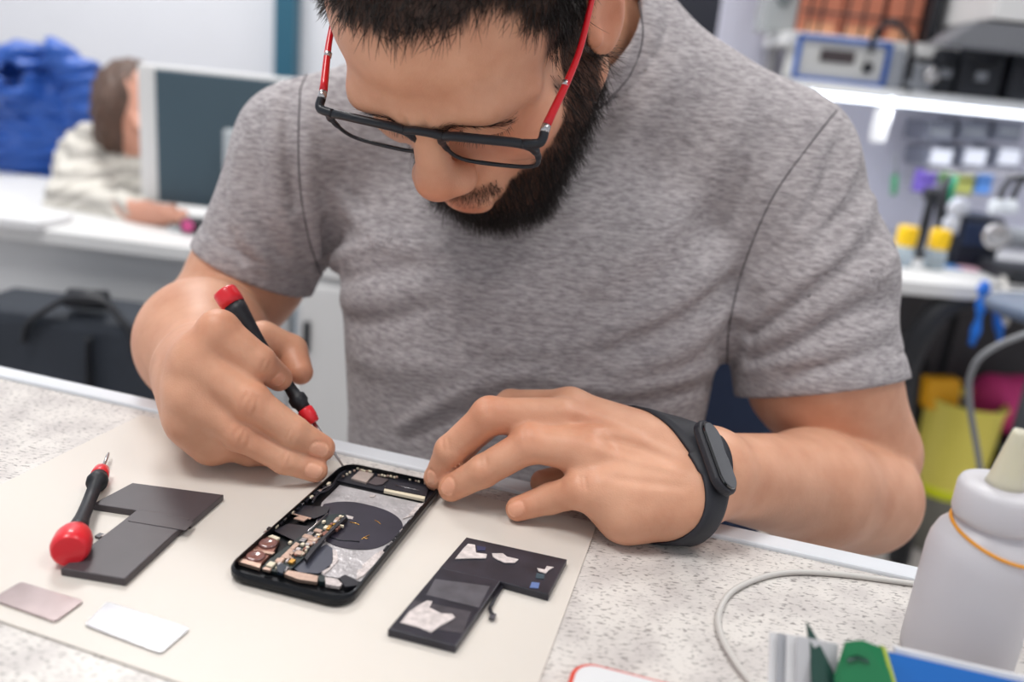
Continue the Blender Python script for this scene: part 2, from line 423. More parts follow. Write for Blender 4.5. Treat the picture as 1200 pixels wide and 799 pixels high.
# tendons, creases and knuckles
def crease(pts, w, a):
    L = body.castline(pts)
    if L: body.stroke(L, w, a)
for pts in ([(668, 500), (720, 506), (785, 530)], [(700, 528), (745, 540), (800, 552)], [(660, 480), (700, 490), (750, 510)]): crease(pts, .0035, .0015)
for pts in ([(690, 512), (740, 520), (790, 540)], [(718, 560), (760, 565), (800, 570)]): crease(pts, .003, -.0011)
for (x, y, dx, dy) in ((292, 475, 5, -14), (283, 514, 5, -12)):
    for o in (-6, 0, 6): crease([(x+o*.9-dx*.8, y+o*.6-dy*.8), (x+o*1.3, y+o*.9), (x+o*.9+dx*.8, y+o*.6+dy*.8)], .0013, -.0015)
for (x, y, dx, dy) in ((340, 513, 4, -10), (312, 428, 4, -9), (336, 538, 3, -8)):
    for o in (-2.5, 2.5): crease([(x+o-dx*.7, y+o*.6-dy*.7), (x+o*1.2, y+o*.7), (x+o+dx*.7, y+o*.6+dy*.7)], .0012, -.0009)
for (x, y) in ((618, 512), (572, 478), (566, 540), (683, 566), (522, 520)):
    for o in (-3, 3): crease([(x+o-1, y-7), (x+o, y), (x+o+1, y+7)], .0013, -.0008)
# nails: (pixel of the centre, pixel towards the tip, half length, half width)
NAILS = [((524, 570), (515, 582), .0058, .0048), ((505, 560), (503, 575), .0050, .0040), ((604, 596), (592, 602), .0056, .0046),
         ((327, 446), (336, 455), .0060, .0050), ((374, 528), (388, 533), .0066, .0050), ((368, 552), (384, 558), .0056, .0046)]
NF = []
for c, t, hl_, hw in NAILS:
    a = body.cast(*c)
    if a is None: continue
    g = np.array([body.ev((a+e)[None])[0]-body.ev((a-e)[None])[0] for e in np.eye(3)*.0008]); n = g/np.linalg.norm(g)
    tt = vray(*t)/np.linalg.norm(vray(*t)); tt = CAMP+tt*np.linalg.norm(a-CAMP)-a; x = tt-n*(tt@n); x /= np.linalg.norm(x)
    NF.append((a, np.array([x, np.cross(n, x), n]), hl_, hw))
def nail_u(p, N):
    a, M, L, w_ = N; q = (p-a)@M.T; e = (np.abs(q[:, 0]/L)**2.6+np.abs(q[:, 1]/w_)**2.6)**(1/2.6); return e, q
for N in NF:
    def nf(p, N=N):
        e, q = nail_u(p, N); near = np.abs(q[:, 2]) < .006
        return np.where(near, np.where(e < 1, .00025, 0)-.0007*np.exp(-((e-1.06)/.12)**2), 0)
    body.func('disp', nf, N[0], .008)

def group_ev(S, V, fn, cell=.024):
    key = np.floor(V/cell).astype(np.int64); k = key[:, 0]*73856093 ^ key[:, 1]*19349663 ^ key[:, 2]*83492791
    od = np.argsort(k, kind='stable'); ks = k[od]; cut = np.flatnonzero(np.diff(ks))+1
    out = np.zeros((len(V), fn.n))
    for ix in np.split(od, cut):
        p = V[ix]; c = p.mean(0); br = np.linalg.norm(p-c, axis=1).max()+.002; out[ix] = fn(p, c, br)
    return out
def grad_ev(S, V, e=.0004):
    D = np.array([[1, 1, 1], [1, -1, -1], [-1, 1, -1], [-1, -1, 1]], float)
    def fn(p, c, br):
        ds = [S.ev(p+d*e, c, br) for d in D]; g = sum(x[:, None]*d for x, d in zip(ds, D))/(4*e)
        return np.concatenate([g, (sum(ds)/4)[:, None]], 1)
    fn.n = 4; r = group_ev(S, V, fn); return r[:, :3], r[:, 3]
def project(S, V, it=2):
    for _ in range(it):
        g, d = grad_ev(S, V); g2 = np.maximum((g*g).sum(1), .3); st = np.clip(d/g2, -.0008, .0008)
        V = V-g*st[:, None]
    return V
def refine(V, Q, mask):
    """split the quads whose corners are all in the mask once more"""
    me = bpy.data.meshes.new('tmp'); me.from_pydata(V.tolist(), [], Q.tolist()); bm = bmesh.new(); bm.from_mesh(me); bm.verts.ensure_lookup_table()
    fs = [f for f in bm.faces if all(mask[v.index] for v in f.verts)]; es = list({e for f in fs for e in f.edges})
    bmesh.ops.subdivide_edges(bm, edges=es, cuts=1, use_grid_fill=True)
    bmesh.ops.triangulate(bm, faces=[f for f in bm.faces if len(f.verts) > 4])
    bm.to_mesh(me); bm.free(); return me

def make_body():
    V, Q = body.mesh(W(-.42, .40, -.32), W(.42, .90, .47), .0022); V = relax(V, Q, 1, .5)
    cL, cR = tab(640, 550, .02), tab(300, 470, .04); hf = hd(0, -.09, -.03)
    hm = ((np.linalg.norm(V-cL, axis=1) < .10) & (V[:, 0] < tab(790, 560, .03)[0])) | (np.linalg.norm((V-cR), axis=1) < .08) | (np.linalg.norm(V-hf, axis=1) < .075)
    me = refine(V, Q, hm); n = len(me.vertices); V = np.zeros(n*3); me.vertices.foreach_get('co', V); V = project(body, V.reshape(-1, 3), 2)
    N, _d = grad_ev(body, V); N /= np.linalg.norm(N, axis=1)[:, None]+1e-9
    ls = np.zeros(len(me.polygons), np.int32); me.polygons.foreach_get('loop_start', ls); lt = np.zeros(len(me.polygons), np.int32); me.polygons.foreach_get('loop_total', lt)
    lv = np.zeros(len(me.loops), np.int32); me.loops.foreach_get('vertex_index', lv); return V, N, ls, lt, lv
def poly_mesh(name, V, ls, lt, lv):
    me = bpy.data.meshes.new(name); me.vertices.add(len(V)); me.vertices.foreach_set('co', V.astype(np.float32).ravel())
    me.loops.add(len(lv)); me.loops.foreach_set('vertex_index', lv); me.polygons.add(len(ls)); me.polygons.foreach_set('loop_start', ls); me.polygons.foreach_set('loop_total', lt)
    me.update(calc_edges=True); me.shade_smooth(); return me
bV, bN, _ls, _lt, _lv = cached('body', make_body)

# ================================================================== the t-shirt
shirt = Sdf()
SH_L = at(920, 192, .745); SH_R = at(354, 176, .745)
shirt.loft([(T-.32, .03, .77, .175, .125), (T-.12, .022, .735, .166, .125), (T-.03, .018, .72, .160, .120), (T+.05, .016, .725, .166, .120), (T+.10, .014, .735, .172, .115), (T+.15, .012, .755, .165, .105), (T+.21, .01, .775, .13, .085), (T+.245, .012, .785, .09, .06)], k=.02, e=2.3)
shirt.cone(NB+np.array([.0, .0, -.004]), SH_L, .066, .050, k=.045); shirt.cone(NB, W(.012, .77, .12), .068, .10, k=.05)
shirt.cone(NB+np.array([.0, .0, -.004]), SH_R, .066, .050, k=.045)
HL0 = at(955, 466, .685); HR0 = at(300, 324, .735)
shirt.cone(SH_L, at(948, 325, .715), .053, .068, k=.035); shirt.cone(at(948, 325, .715), HL0+(HL0-at(948, 325, .715))*.5, .068, .067, k=.02)
shirt.cone(SH_R, HR0+(HR0-SH_R)*.4, .050, .051, k=.035)
shirt.cone(SL, at(962, 440, .68), .051, .065, k=.01); shirt.cone(at(962, 440, .68), at(985, 482, .678), .065, .062, k=.01)
shirt.cone(SR, at(292, 320, .735), .049, .053, k=.01); shirt.cone(at(292, 320, .735), at(282, 348, .735), .053, .053, k=.01)
shirt.ell(W(.05, .70, .12), (.10, .06, .07), k=.06)
shirt.cone(at(735, 115, .742), at(885, 205, .735), .052, .052, k=.05)
# folds: (points, width, height)
def fold(pts, w, a, n=5):
    L = shirt.castline(pts, n)
    if L: FOLDS.append((L, w, a*(1.75 if w < .0095 else 1.45 if a > 0 else .55)))
FOLDS = []
for pts, w, a in [
    # left sleeve (right in the photo)
    ([(1005, 175), (985, 230), (940, 290), (895, 330)], .008, .0035), ([(1022, 235), (985, 290), (925, 340), (885, 375)], .008, .0045),
    ([(1012, 205), (970, 262), (915, 312)], .005, -.0030), ([(1030, 270), (985, 315), (930, 355), (880, 395)], .005, -.0040),
    ([(1040, 320), (985, 345), (925, 385), (880, 405)], .008, .0045), ([(1045, 350), (985, 370), (930, 402), (880, 425)], .004, -.0040),
    ([(1048, 378), (985, 400), (920, 425), (875, 432)], .007, .0035), ([(1048, 405), (985, 425), (920, 445)], .004, -.0025),
    ([(1046, 300), (1030, 320), (1000, 330)], .006, .005), ([(960, 170), (945, 230), (915, 280)], .007, .002), ([(985, 160), (960, 220), (935, 260)], .004, -.0022),
    # chest, long diagonal pulls from the armpit and shoulder
    ([(800, 70), (760, 130), (715, 190), (670, 240)], .012, .0040), ([(840, 95), (800, 170), (745, 235), (680, 290)], .010, -.0040),
    ([(880, 110), (840, 190), (780, 265), (700, 330)], .013, .0050), ([(905, 160), (870, 225), (815, 290), (740, 350)], .010, -.0045),
    ([(900, 215), (865, 285), (800, 345), (720, 390)], .011, .0040), ([(860, 330), (800, 375), (720, 410)], .008, -.0030),
    ([(855, 365), (800, 410), (730, 435)], .009, .0030), ([(850, 395), (845, 430), (838, 470)], .008, .004),
    ([(760, 60), (730, 110), (705, 150)], .008, -.0025),
    # right sleeve and shoulder (left in the photo)
    ([(318, 120), (322, 180), (330, 240), (345, 290)], .007, .0030), ([(336, 110), (340, 180), (346, 240)], .005, -.0035),
    ([(362, 120), (360, 190), (364, 250), (372, 300)], .008, .0035), ([(300, 140), (300, 200), (308, 255), (330, 300)], .006, -.0025),
    ([(280, 170), (275, 220), (285, 270), (310, 310)], .007, .0030), ([(262, 220), (262, 262), (285, 305)], .005, -.0020),
    ([(375, 320), (400, 300), (450, 285), (500, 285)], .007, .0050), ([(380, 335), (420, 322), (480, 312)], .006, -.0040),
    ([(384, 262), (388, 290), (380, 318)], .006, -.0060), ([(400, 225), (425, 262), (470, 290), (520, 300)], .008, .0035),
    ([(385, 350), (430, 352), (500, 335), (570, 330)], .010, .0030), ([(392, 372), (440, 380), (510, 362)], .007, -.0025),
    ([(395, 400), (430, 425), (500, 430)], .010, .0020), ([(395, 180), (405, 220), (430, 250)], .006, -.0020),
    # belly
    ([(470, 500), (520, 470), (580, 445), (640, 438)], .006, .0030), ([(480, 512), (540, 485), (600, 458)], .005, -.0025),
    ([(660, 452), (720, 458), (780, 448), (838, 428)], .006, .0030), ([(680, 466), (740, 472), (800, 462), (835, 450)], .005, -.0030),
    ([(560, 400), (620, 410), (700, 400)], .010, .0015), ([(600, 340), (560, 380), (500, 400)], .010, -.0015)]:
    fold(pts, w, a)
for L, w, a in FOLDS: shirt.stroke(L, w, a)
SEAMS = []
for pts in ([(985, 124), (950, 168), (905, 232), (872, 310), (855, 380), (852, 425)], [(870, 62), (905, 80), (945, 100), (985, 122)], [(352, 104), (350, 160), (352, 220), (362, 280), (376, 322)], [(352, 104), (362, 82), (376, 64)], [(749, 2), (753, 45), (738, 88), (707, 124)]):
    L = shirt.castline(pts, 8)
    if L: shirt.stroke(L, .0030, -.0024); SEAMS.append(L)
def hemplane(A, Bp, axis):
    h = (Bp-A)/np.linalg.norm(Bp-A); n = axis-h*(axis@h); n /= np.linalg.norm(n); return A, n
HPL = [hemplane(at(1050, 441, .685), at(857, 466, .685), HL0-at(948, 325, .715)), hemplane(at(234, 287, .735), at(371, 351, .735), HR0-SH_R)]
NA = hd(0, .035, -.055); NAX = (NB-NA)/np.linalg.norm(NB-NA)
CN = -NAX+np.array([0, 0, .35]); CN /= np.linalg.norm(CN); CO = NB+CN*.030
def neckd(p):                                       # distance to the slanted neck opening
    q = p-CO; t = q@CN; r = q-t[:, None]*CN; rr = np.linalg.norm(r*np.array([.92, 1., 1.]), axis=1); return rr-(.0585+.25*np.maximum(t, -.02)), t
def collar(p):
    d, t = neckd(p); near = np.where(t > -.05, 1, 0)
    return near*(np.where((d < .020) & (d > -.02), .0012, 0)-.0024*np.exp(-((d-.0205)/.0020)**2))
shirt.func('disp', collar, CO, .13)
for (A, n) in HPL:
    def hemf(p, A=A, n=n): q = (p-A)@n; return -.0016*np.exp(-((q+.022)/.0018)**2)
    shirt.func('disp', hemf, A-n*.022, .11)
AX_L = np.linalg.norm(at(955, 466, .685)-at(948, 325, .715))
def shirt_shell(p, d):
    d = np.maximum(d, -(d+.0060))
    for (A, n), c0, SA, RA in zip(HPL, (HL0, HR0), (SH_L, SH_R), (.082, .095)):
        q = (p-A)@n; v_ = c0-SA; v_ = v_/np.linalg.norm(v_); u_ = p-SA; near = np.linalg.norm(u_-(u_@v_)[:, None]*v_, axis=1) < RA
        d = np.where(near, np.maximum(d, q), d)
    nd, t = neckd(p); d = np.where(t > -.06, np.maximum(d, -nd), d)
    return np.maximum(d, (T-.24)-p[:, 2])
def make_shirt():
    V, Q = shirt.mesh(W(-.36, .55, -.26), W(.40, .92, .36), .0021, shell=shirt_shell); V = relax(V, Q, 2, .5)
    return V, Q
sV, sQ = cached('shirt', make_shirt)

# ================================================================== assemble the person
me = poly_mesh('person_body', bV, _ls, _lt, _lv)
P = bV; L_ = hl(P)
tint = np.ones((len(P), 3)); 
def gauss(c, r): return np.exp(-((np.linalg.norm(P-c, axis=1)/r)**2))
def mulc(w, c): 
    global tint
    tint = tint*(1-w[:, None])+tint*np.array(c)*w[:, None]
# natural redness of nose, ears, knuckles, elbows
for c, r in ((hd(0, -.124, -.026), .018), (hd(.045, -.07, -.02), .03), (hd(.085, .01, 0), .028)): mulc(gauss(c, r)*.8, (1.02, .80, .74))
for q, r in ((fm[1], .014), (fr[1], .014), (fp[1], .012), (gi[1], .014), (gm[1], .013), (gr[1], .012), (mM, .016), (mR, .016), (gt[3], .013), (gi[3], .01), (fm[3], .011), (fr[3], .011), (fp[3], .011), (gm[3], .011), (gr[3], .011)):
    mulc(gauss(q, r)*.75, (1.03, .86, .80))
mulc(np.clip(gauss(hd(0, -.105, -.070), .02)*1.6-.6, 0, 1), (.92, .70, .66))
for N in NF:
    e, q = nail_u(P, N); w = np.clip((1.04-e)/.10, 0, 1)*(np.abs(q[:, 2]) < .005)
    tint = tint*(1-w[:, None])+np.array([1.20, 1.20, 1.26])*w[:, None]
    w = np.clip((e-.72)/.1, 0, 1)*np.clip((1.04-e)/.08, 0, 1)*(q[:, 0] > N[2]*.5)*(np.abs(q[:, 2]) < .005); mulc(w, (1.12, 1.22, 1.22))
x, y, z = L_[:, 0], L_[:, 1], L_[:, 2]; ax_ = np.abs(x)
def smooth(a, b, t): t = np.clip((t-a)/(b-a), 0, 1); return t*t*(3-2*t)
inhead = (np.linalg.norm(P-hd(0, 0, .01), axis=1) < .16) & (np.abs(L_[:, 0]) < .09) & ((L_[:, 1] > -.03) | (L_[:, 2] > -.135)) & (P[:, 2] > T+.13)
zb = np.interp(-y, [-.02, .01, .03, .05, .065, .08, .095, .12], [.02, .012, -.030, -.047, -.058, -.061, -.074, -.074])  # upper edge of the beard, by how far forward
beard_w = smooth(-.004, .006, zb-z+.002*np.sin(x*900))*smooth(.022, .010, y)*smooth(-.145, -.125, z)*inhead
moust = smooth(.034, .026, ax_)*smooth(-.0615, -.058, z)*smooth(-.0455, -.050, z)*smooth(-.088, -.094, y)*inhead
sideb = smooth(.060, .064, ax_)*smooth(-.050, -.040, y+.012*0)*smooth(.018, .010, y)*smooth(.06, .05, z)*smooth(-.035, -.025, z)*inhead
beard_w = np.maximum(beard_w, sideb); beard_w *= 1-smooth(.026, .020, ax_)*smooth(-.078, -.073, z)*smooth(-.085, -.09, y)
zh = np.interp(ax_, [0, .02, .035, .045, .055, .062, .069, .08], [.083, .084, .081, .083, .078, .066, .045, .02])
hair_w = smooth(-.003, .004, z-zh+.0015*np.sin(x*700)+.001*np.sin(x*1900))*inhead
hair_w = np.maximum(hair_w, smooth(.058, .064, ax_)*smooth(-.034, -.026, y)*smooth(.0, .012, z)*inhead*smooth(.03, .02, y))
hair_w = np.maximum(hair_w, inhead*smooth(.02, .03, y)*smooth(-.06, -.03, z))
ear_m = smooth(.0745, .0765, ax_)*smooth(.042, .036, y)*smooth(-.022, -.016, y)*smooth(.036, .030, z)
hair_w *= 1-ear_m; beard_w *= 1-ear_m
def brow_d(x0):
    bx = np.array([.010, .018, .030, .040, .050]); bz = np.array([.0205, .0215, .0210, .0180, .0110])
    zz = np.interp(ax_, bx, bz); return np.abs(z-zz)/np.interp(ax_, bx, [.0060, .0062, .0050, .0040, .0026])
brow_w = np.where((ax_ > .009) & (ax_ < .050) & (y < -.05) & inhead, smooth(1.25, .6, brow_d(0)), 0)
mulc(beard_w*.93, (.10, .08, .075)); mulc(moust*.55, (.30, .24, .22)); mulc(hair_w*.96, (.06, .045, .042)); mulc(brow_w*.7, (.36, .28, .25))
set_col(me, 'tint', tint)
skin, n, b = nt('skin'); LK = n.links.new
a = n.nodes.new('ShaderNodeAttribute'); a.attribute_name = 'tint'
tc = n.nodes.new('ShaderNodeTexCoord')
nz = n.nodes.new('ShaderNodeTexNoise'); nz.inputs['Scale'].default_value = 34; nz.inputs['Detail'].default_value = 5; LK(tc.outputs['Object'], nz.inputs['Vector'])
cr = n.nodes.new('ShaderNodeValToRGB'); cr.color_ramp.elements[0].position = .32; cr.color_ramp.elements[1].position = .68
cr.color_ramp.elements[0].color = lin((206, 148, 118)); cr.color_ramp.elements[1].color = lin((222, 168, 138)); LK(nz.outputs['Fac'], cr.inputs[0])
mx = n.nodes.new('ShaderNodeMix'); mx.data_type = 'RGBA'; mx.blend_type = 'MULTIPLY'; mx.inputs[0].default_value = 1
LK(cr.outputs[0], mx.inputs[6]); LK(a.outputs['Color'], mx.inputs[7]); LK(mx.outputs[2], b.inputs['Base Color'])
b.inputs['Roughness'].default_value = .46; b.inputs['Specular IOR Level'].default_value = .42
b.inputs['Subsurface Weight'].default_value = .18; b.inputs['Subsurface Radius'].default_value = (.010, .0035, .002); b.inputs['Subsurface Scale'].default_value = 1.
v1 = n.nodes.new('ShaderNodeTexVoronoi'); v1.inputs['Scale'].default_value = 900; LK(tc.outputs['Object'], v1.inputs['Vector'])
n2 = n.nodes.new('ShaderNodeTexNoise'); n2.inputs['Scale'].default_value = 260; n2.inputs['Detail'].default_value = 3; LK(tc.outputs['Object'], n2.inputs['Vector'])
ad = n.nodes.new('ShaderNodeMath'); ad.operation = 'MULTIPLY_ADD'; ad.inputs[1].default_value = .5; LK(v1.outputs['Distance'], ad.inputs[0]); LK(n2.outputs['Fac'], ad.inputs[2])
bp = n.nodes.new('ShaderNodeBump'); bp.inputs['Strength'].default_value = .35; bp.inputs['Distance'].default_value = .0004; LK(ad.outputs[0], bp.inputs['Height']); LK(bp.outputs[0], b.inputs['Normal'])
person = link('person', me, skin)
tag(person, 'bearded man in a grey t-shirt bending over the phone he repairs', 'person')
# ---- strands of hair
def strands(roots, normals, dirs, length, width, curl=.25, seg=5, lift=.35, seed=1):
    rg = np.random.default_rng(seed); n = len(roots); L = length*(rg.uniform(.65, 1.15, n)); d0 = normals*lift+dirs; d0 /= np.linalg.norm(d0, axis=1)[:, None]
    d0 = d0+rg.normal(0, .16, (n, 3)); d0 /= np.linalg.norm(d0, axis=1)[:, None]; cv = rg.normal(0, 1, (n, 3))*curl+dirs*.5
    a = np.cross(d0, rg.normal(0, 1, (n, 3))); a /= np.linalg.norm(a, axis=1)[:, None]; bb = np.cross(d0, a)
    V = np.zeros((n, seg, 3, 3)); p = roots.copy(); d = d0.copy()
    for i in range(seg):
        r = width*(1-.85*(i/(seg-1))**1.5)
        for k in range(3):
            w = 2*PI*k/3; V[:, i, k] = p+(a*math.cos(w)+bb*math.sin(w))*r
        p = p+d*(L/(seg-1))[:, None]; d = d+cv*(1./seg)*(1 if i % 2 else 1); d /= np.linalg.norm(d, axis=1)[:, None]
    idx = np.arange(n*seg*3).reshape(n, seg, 3); Fq = []
    for k in range(3):
        l = (k+1) % 3; Fq.append(np.stack([idx[:, :-1, k], idx[:, :-1, l], idx[:, 1:, l], idx[:, 1:, k]], -1).reshape(-1, 4))
    return V.reshape(-1, 3), np.concatenate(Fq)
def sample(w, count, seed):
    rg = np.random.default_rng(seed); pr_ = w/w.sum(); ix = rg.choice(len(w), count, p=pr_); return ix
# even out the density (vertices are denser in the refined face)
q1 = bV[_lv[_ls]]; q2 = bV[_lv[_ls+1]]; q3 = bV[_lv[_ls+2]]; ar = np.linalg.norm(np.cross(q2-q1, q3-q1), axis=1)
va = np.bincount(_lv[_ls], ar, len(P)); va = va+np.bincount(_lv[_ls+2], ar, len(P))
jit = lambda n, s=.0009: np.random.default_rng(n).normal(0, s, (n, 3))
def tangent(v, N): v = v-N*(v*N).sum(1)[:, None]; return v/(np.linalg.norm(v, axis=1)[:, None]+1e-9)
hairm = mat('dark_hair', (34, 26, 24), rough=.42, spec=.5); hairm2 = mat('beard_hair', (32, 25, 24), rough=.45, spec=.4)
down = HM@np.array([0, -.35, -1.]); fwd = HM@np.array([.15, -1, .1])
def hair_obj(name, w, cnt, dirv, length, width, m, seed, curl=.25, lift=.35):
    ix = sample(w*va, cnt, seed); N = bN[ix]; D = tangent(np.tile(dirv, (cnt, 1))+np.random.default_rng(seed+5).normal(0, .25, (cnt, 3)), N)
    V, Fq = strands(P[ix]+jit(cnt)-N*.0008, N, D, length, width, curl, seed=seed, lift=lift); return link(name, np_mesh(name, V, Fq), m, person)
ww = np.where(y < .07, 1., .35)*hair_w
hair_obj('hair', ww, 15000, fwd, .016, .00022, hairm, 1, curl=.3, lift=.8)
bw = beard_w*np.where(z < -.06, 1., .6)
hair_obj('beard', bw*smooth(.0, -.06, z)*np.where(z < -.09, 1.8, 1.), 10000, down, .019, .00020, hairm2, 2, curl=.55, lift=.7)
hair_obj('sideburns', beard_w*smooth(-.085, -.05, z), 3500, down, .007, .00016, hairm2, 3, curl=.3, lift=.35)
hair_obj('moustache', moust, 900, HM@np.array([0, -.3, -1.]), .006, .00014, hairm2, 4, curl=.3, lift=.3)
for s_ in (1, -1): hair_obj('eyebrow', brow_w*(x*s_ > 0), 650, HM@np.array([.9*s_, 0, .12]), .0070, .00013, hairm2, 6, curl=.1, lift=.2)
# lashes
for sx in (1, -1):
    rts = []; nr = []; dr = []
    for i in range(70):
        u = i/69; xx = sx*(.0185+.028*u); zz = .0080-.0035*math.sin(u*PI); rts.append(hd(xx, -.0905+.010*u*u+.001*math.sin(u*PI), zz)); nr.append(HM@np.array([sx*(u-.3)*.5, -1, -.1])); dr.append(HM@np.array([sx*(u-.35)*.9, -.5, -.75]))
    V, Fq = strands(np.array(rts), np.array(nr), np.array(dr), .0085, .00019, curl=.12, lift=.7, seed=9); link('eyelashes', np_mesh('eyelashes', V, Fq), hairm2, person)
# ---- shirt material
sm_, n, b = nt('heather_grey_jersey'); LK = n.links.new; tc = n.nodes.new('ShaderNodeTexCoord')
mp = n.nodes.new('ShaderNodeMapping'); mp.inputs['Scale'].default_value = (115, 115, 560); mp.inputs['Rotation'].default_value = (0, .12, 0); LK(tc.outputs['Object'], mp.inputs[0])
z1 = n.nodes.new('ShaderNodeTexNoise'); z1.inputs['Scale'].default_value = 1.; z1.inputs['Detail'].default_value = 5; z1.inputs['Roughness'].default_value = .65; LK(mp.outputs[0], z1.inputs['Vector'])
cr = n.nodes.new('ShaderNodeValToRGB'); cr.color_ramp.elements[0].position = .33; cr.color_ramp.elements[1].position = .66
cr.color_ramp.elements[0].color = lin((134, 128, 131)); cr.color_ramp.elements[1].color = lin((190, 184, 186)); LK(z1.outputs['Fac'], cr.inputs[0]); LK(cr.outputs[0], b.inputs['Base Color'])
b.inputs['Roughness'].default_value = .9; b.inputs['Specular IOR Level'].default_value = .15; b.inputs['Sheen Weight'].default_value = .1
mp2 = n.nodes.new('ShaderNodeMapping'); mp2.inputs['Scale'].default_value = (18, 18, 34); LK(tc.outputs['Object'], mp2.inputs[0])
z2 = n.nodes.new('ShaderNodeTexNoise'); z2.inputs['Scale'].default_value = 1.; z2.inputs['Detail'].default_value = 3; z2.inputs['Distortion'].default_value = .6; LK(mp2.outputs[0], z2.inputs['Vector'])
z3 = n.nodes.new('ShaderNodeTexNoise'); z3.inputs['Scale'].default_value = 900.; LK(tc.outputs['Object'], z3.inputs['Vector'])
b1 = n.nodes.new('ShaderNodeBump'); b1.inputs['Strength'].default_value = .55; b1.inputs['Distance'].default_value = .006; LK(z2.outputs['Fac'], b1.inputs['Height'])
b2 = n.nodes.new('ShaderNodeBump'); b2.inputs['Strength'].default_value = .4; b2.inputs['Distance'].default_value = .0005; LK(z3.outputs['Fac'], b2.inputs['Height']); LK(b1.outputs[0], b2.inputs['Normal']); LK(b2.outputs[0], b.inputs['Normal'])
link('t_shirt', np_mesh('t_shirt', sV, sQ), sm_, person)

seamm = mat('seam_thread', (92, 88, 92), rough=.9)
for L in SEAMS:
    L2 = []
    for p in L:
        v = (p-CAMP)/np.linalg.norm(p-CAMP); t = np.linalg.norm(p-CAMP)-.02
        for _ in range(60):
            d = shirt.ev((CAMP+v*t)[None], CAMP+v*t, 0., .03)[0]
            if d < 3e-4: break
            t += max(d*.8, 2e-4)
        L2.append(CAMP+v*t)
    MB().tube(spline(L2, 4), .0008, 6).build('seam', seamm, person)

# ================================================================== the workbench and what lies on it
A0, A1 = tab(0, 432), tab(1078, 669)
E1 = (A1-A0)/np.linalg.norm(A1-A0); E2 = np.array([-E1[1], E1[0], 0]); UP = np.array([0, 0, 1.]); BX = np.array([E1, E2, UP])
def tb(x, y, z=0.): return A0+E1*x+E2*y+UP*z            # bench coordinates: along the far edge, towards the man
TRW = .0165
gm_, n, b = nt('speckled_laminate'); LK = n.links.new; tc = n.nodes.new('ShaderNodeTexCoord')
mp = n.nodes.new('ShaderNodeMapping'); mp.inputs['Rotation'].default_value = (0, 0, .5); mp.inputs['Scale'].default_value = (260, 620, 300); LK(tc.outputs['Object'], mp.inputs[0])
z1 = n.nodes.new('ShaderNodeTexNoise'); z1.inputs['Scale'].default_value = 1; z1.inputs['Detail'].default_value = 4; z1.inputs['Distortion'].default_value = .5; LK(mp.outputs[0], z1.inputs['Vector'])
z2 = n.nodes.new('ShaderNodeTexNoise'); z2.inputs['Scale'].default_value = 38; z2.inputs['Detail'].default_value = 5; LK(tc.outputs['Object'], z2.inputs['Vector'])
c1 = n.nodes.new('ShaderNodeValToRGB'); c1.color_ramp.elements[0].position = .34; c1.color_ramp.elements[1].position = .45; c1.color_ramp.elements[0].color = lin((96, 90, 90)); c1.color_ramp.elements[1].color = (1, 1, 1, 1); LK(z1.outputs['Fac'], c1.inputs[0])
c2 = n.nodes.new('ShaderNodeValToRGB'); c2.color_ramp.elements[0].position = .36; c2.color_ramp.elements[1].position = .60; c2.color_ramp.elements[0].color = lin((196, 190, 187)); c2.color_ramp.elements[1].color = lin((218, 213, 208)); LK(z2.outputs['Fac'], c2.inputs[0])
mx = n.nodes.new('ShaderNodeMix'); mx.data_type = 'RGBA'; mx.blend_type = 'MULTIPLY'; mx.inputs[0].default_value = .68; LK(c2.outputs[0], mx.inputs[6]); LK(c1.outputs[0], mx.inputs[7]); LK(mx.outputs[2], b.inputs['Base Color']); b.inputs['Roughness'].default_value = .38
white = mat('white_lacquer', (226, 226, 226), rough=.4); alu = mat('white_edge_profile', (222, 226, 232), rough=.3, coat=.3)
bench = empty('workbench', tb(.6, -.3, -T), 'white speckled repair bench with a pale metal edge strip under the phone and hands', 'workbench')
MB().box(tb(.62, -.42-TRW/2, -.015), (1.84, .84-TRW, .03), BX).build('benchtop', gm_, bench)
MB().box(tb(.62, -TRW/2, -.0135), (1.84, TRW, .033), BX, bev=.0015).build('edge_strip', alu, bench, label='white metal edge strip')
for i, (x, y) in enumerate([(-.24, -.06), (1.48, -.06), (-.24, -.78), (1.48, -.78)]): MB().box(tb(x, y, -.03-(T-.03)/2), (.05, .05, T-.03), BX, bev=.003).build('leg', white, bench)
MB().box(tb(.62, -.45, -.05), (1.66, .03, .04), BX).build('crossbar', white, bench)
# ---- mat
matm, n, b = nt('cream_silicone'); b.inputs['Base Color'].default_value = lin((218, 210, 201)); b.inputs['Roughness'].default_value = .42; b.inputs['Subsurface Weight'].default_value = .25; b.inputs['Subsurface Radius'].default_value = (.004, .0035, .003); b.inputs['Subsurface Scale'].default_value = 1.; b.inputs['Specular IOR Level'].default_value = .45
MC = [tab(165, 487.5), tab(-189, 664), tab(584, 931), tab(700, 615)]
MT = .0012
def poly3(pts): return [(p[0], p[1]) for p in pts]
wm = MB(); wm.prism(poly3(MC), T+.0002, T+MT, bev=.0004)
mo = wm.build('work_mat', matm); tag(mo, 'cream translucent work mat under the opened phone', 'mat')
def pz(f, x, y, z):
    """pixel measured in a zoomed crop f = (scale, ox, oy) to a point at height z over the bench"""
    return tab(f[1]+x/f[0], f[2]+y/f[0], z)
Z4 = (4.437, 260, 530); Z3 = (4.846, 270, 535); Z2 = (4.843, 380, 535); ZB = (4.286, 440, 600); ZL = (2.864, 0, 520)
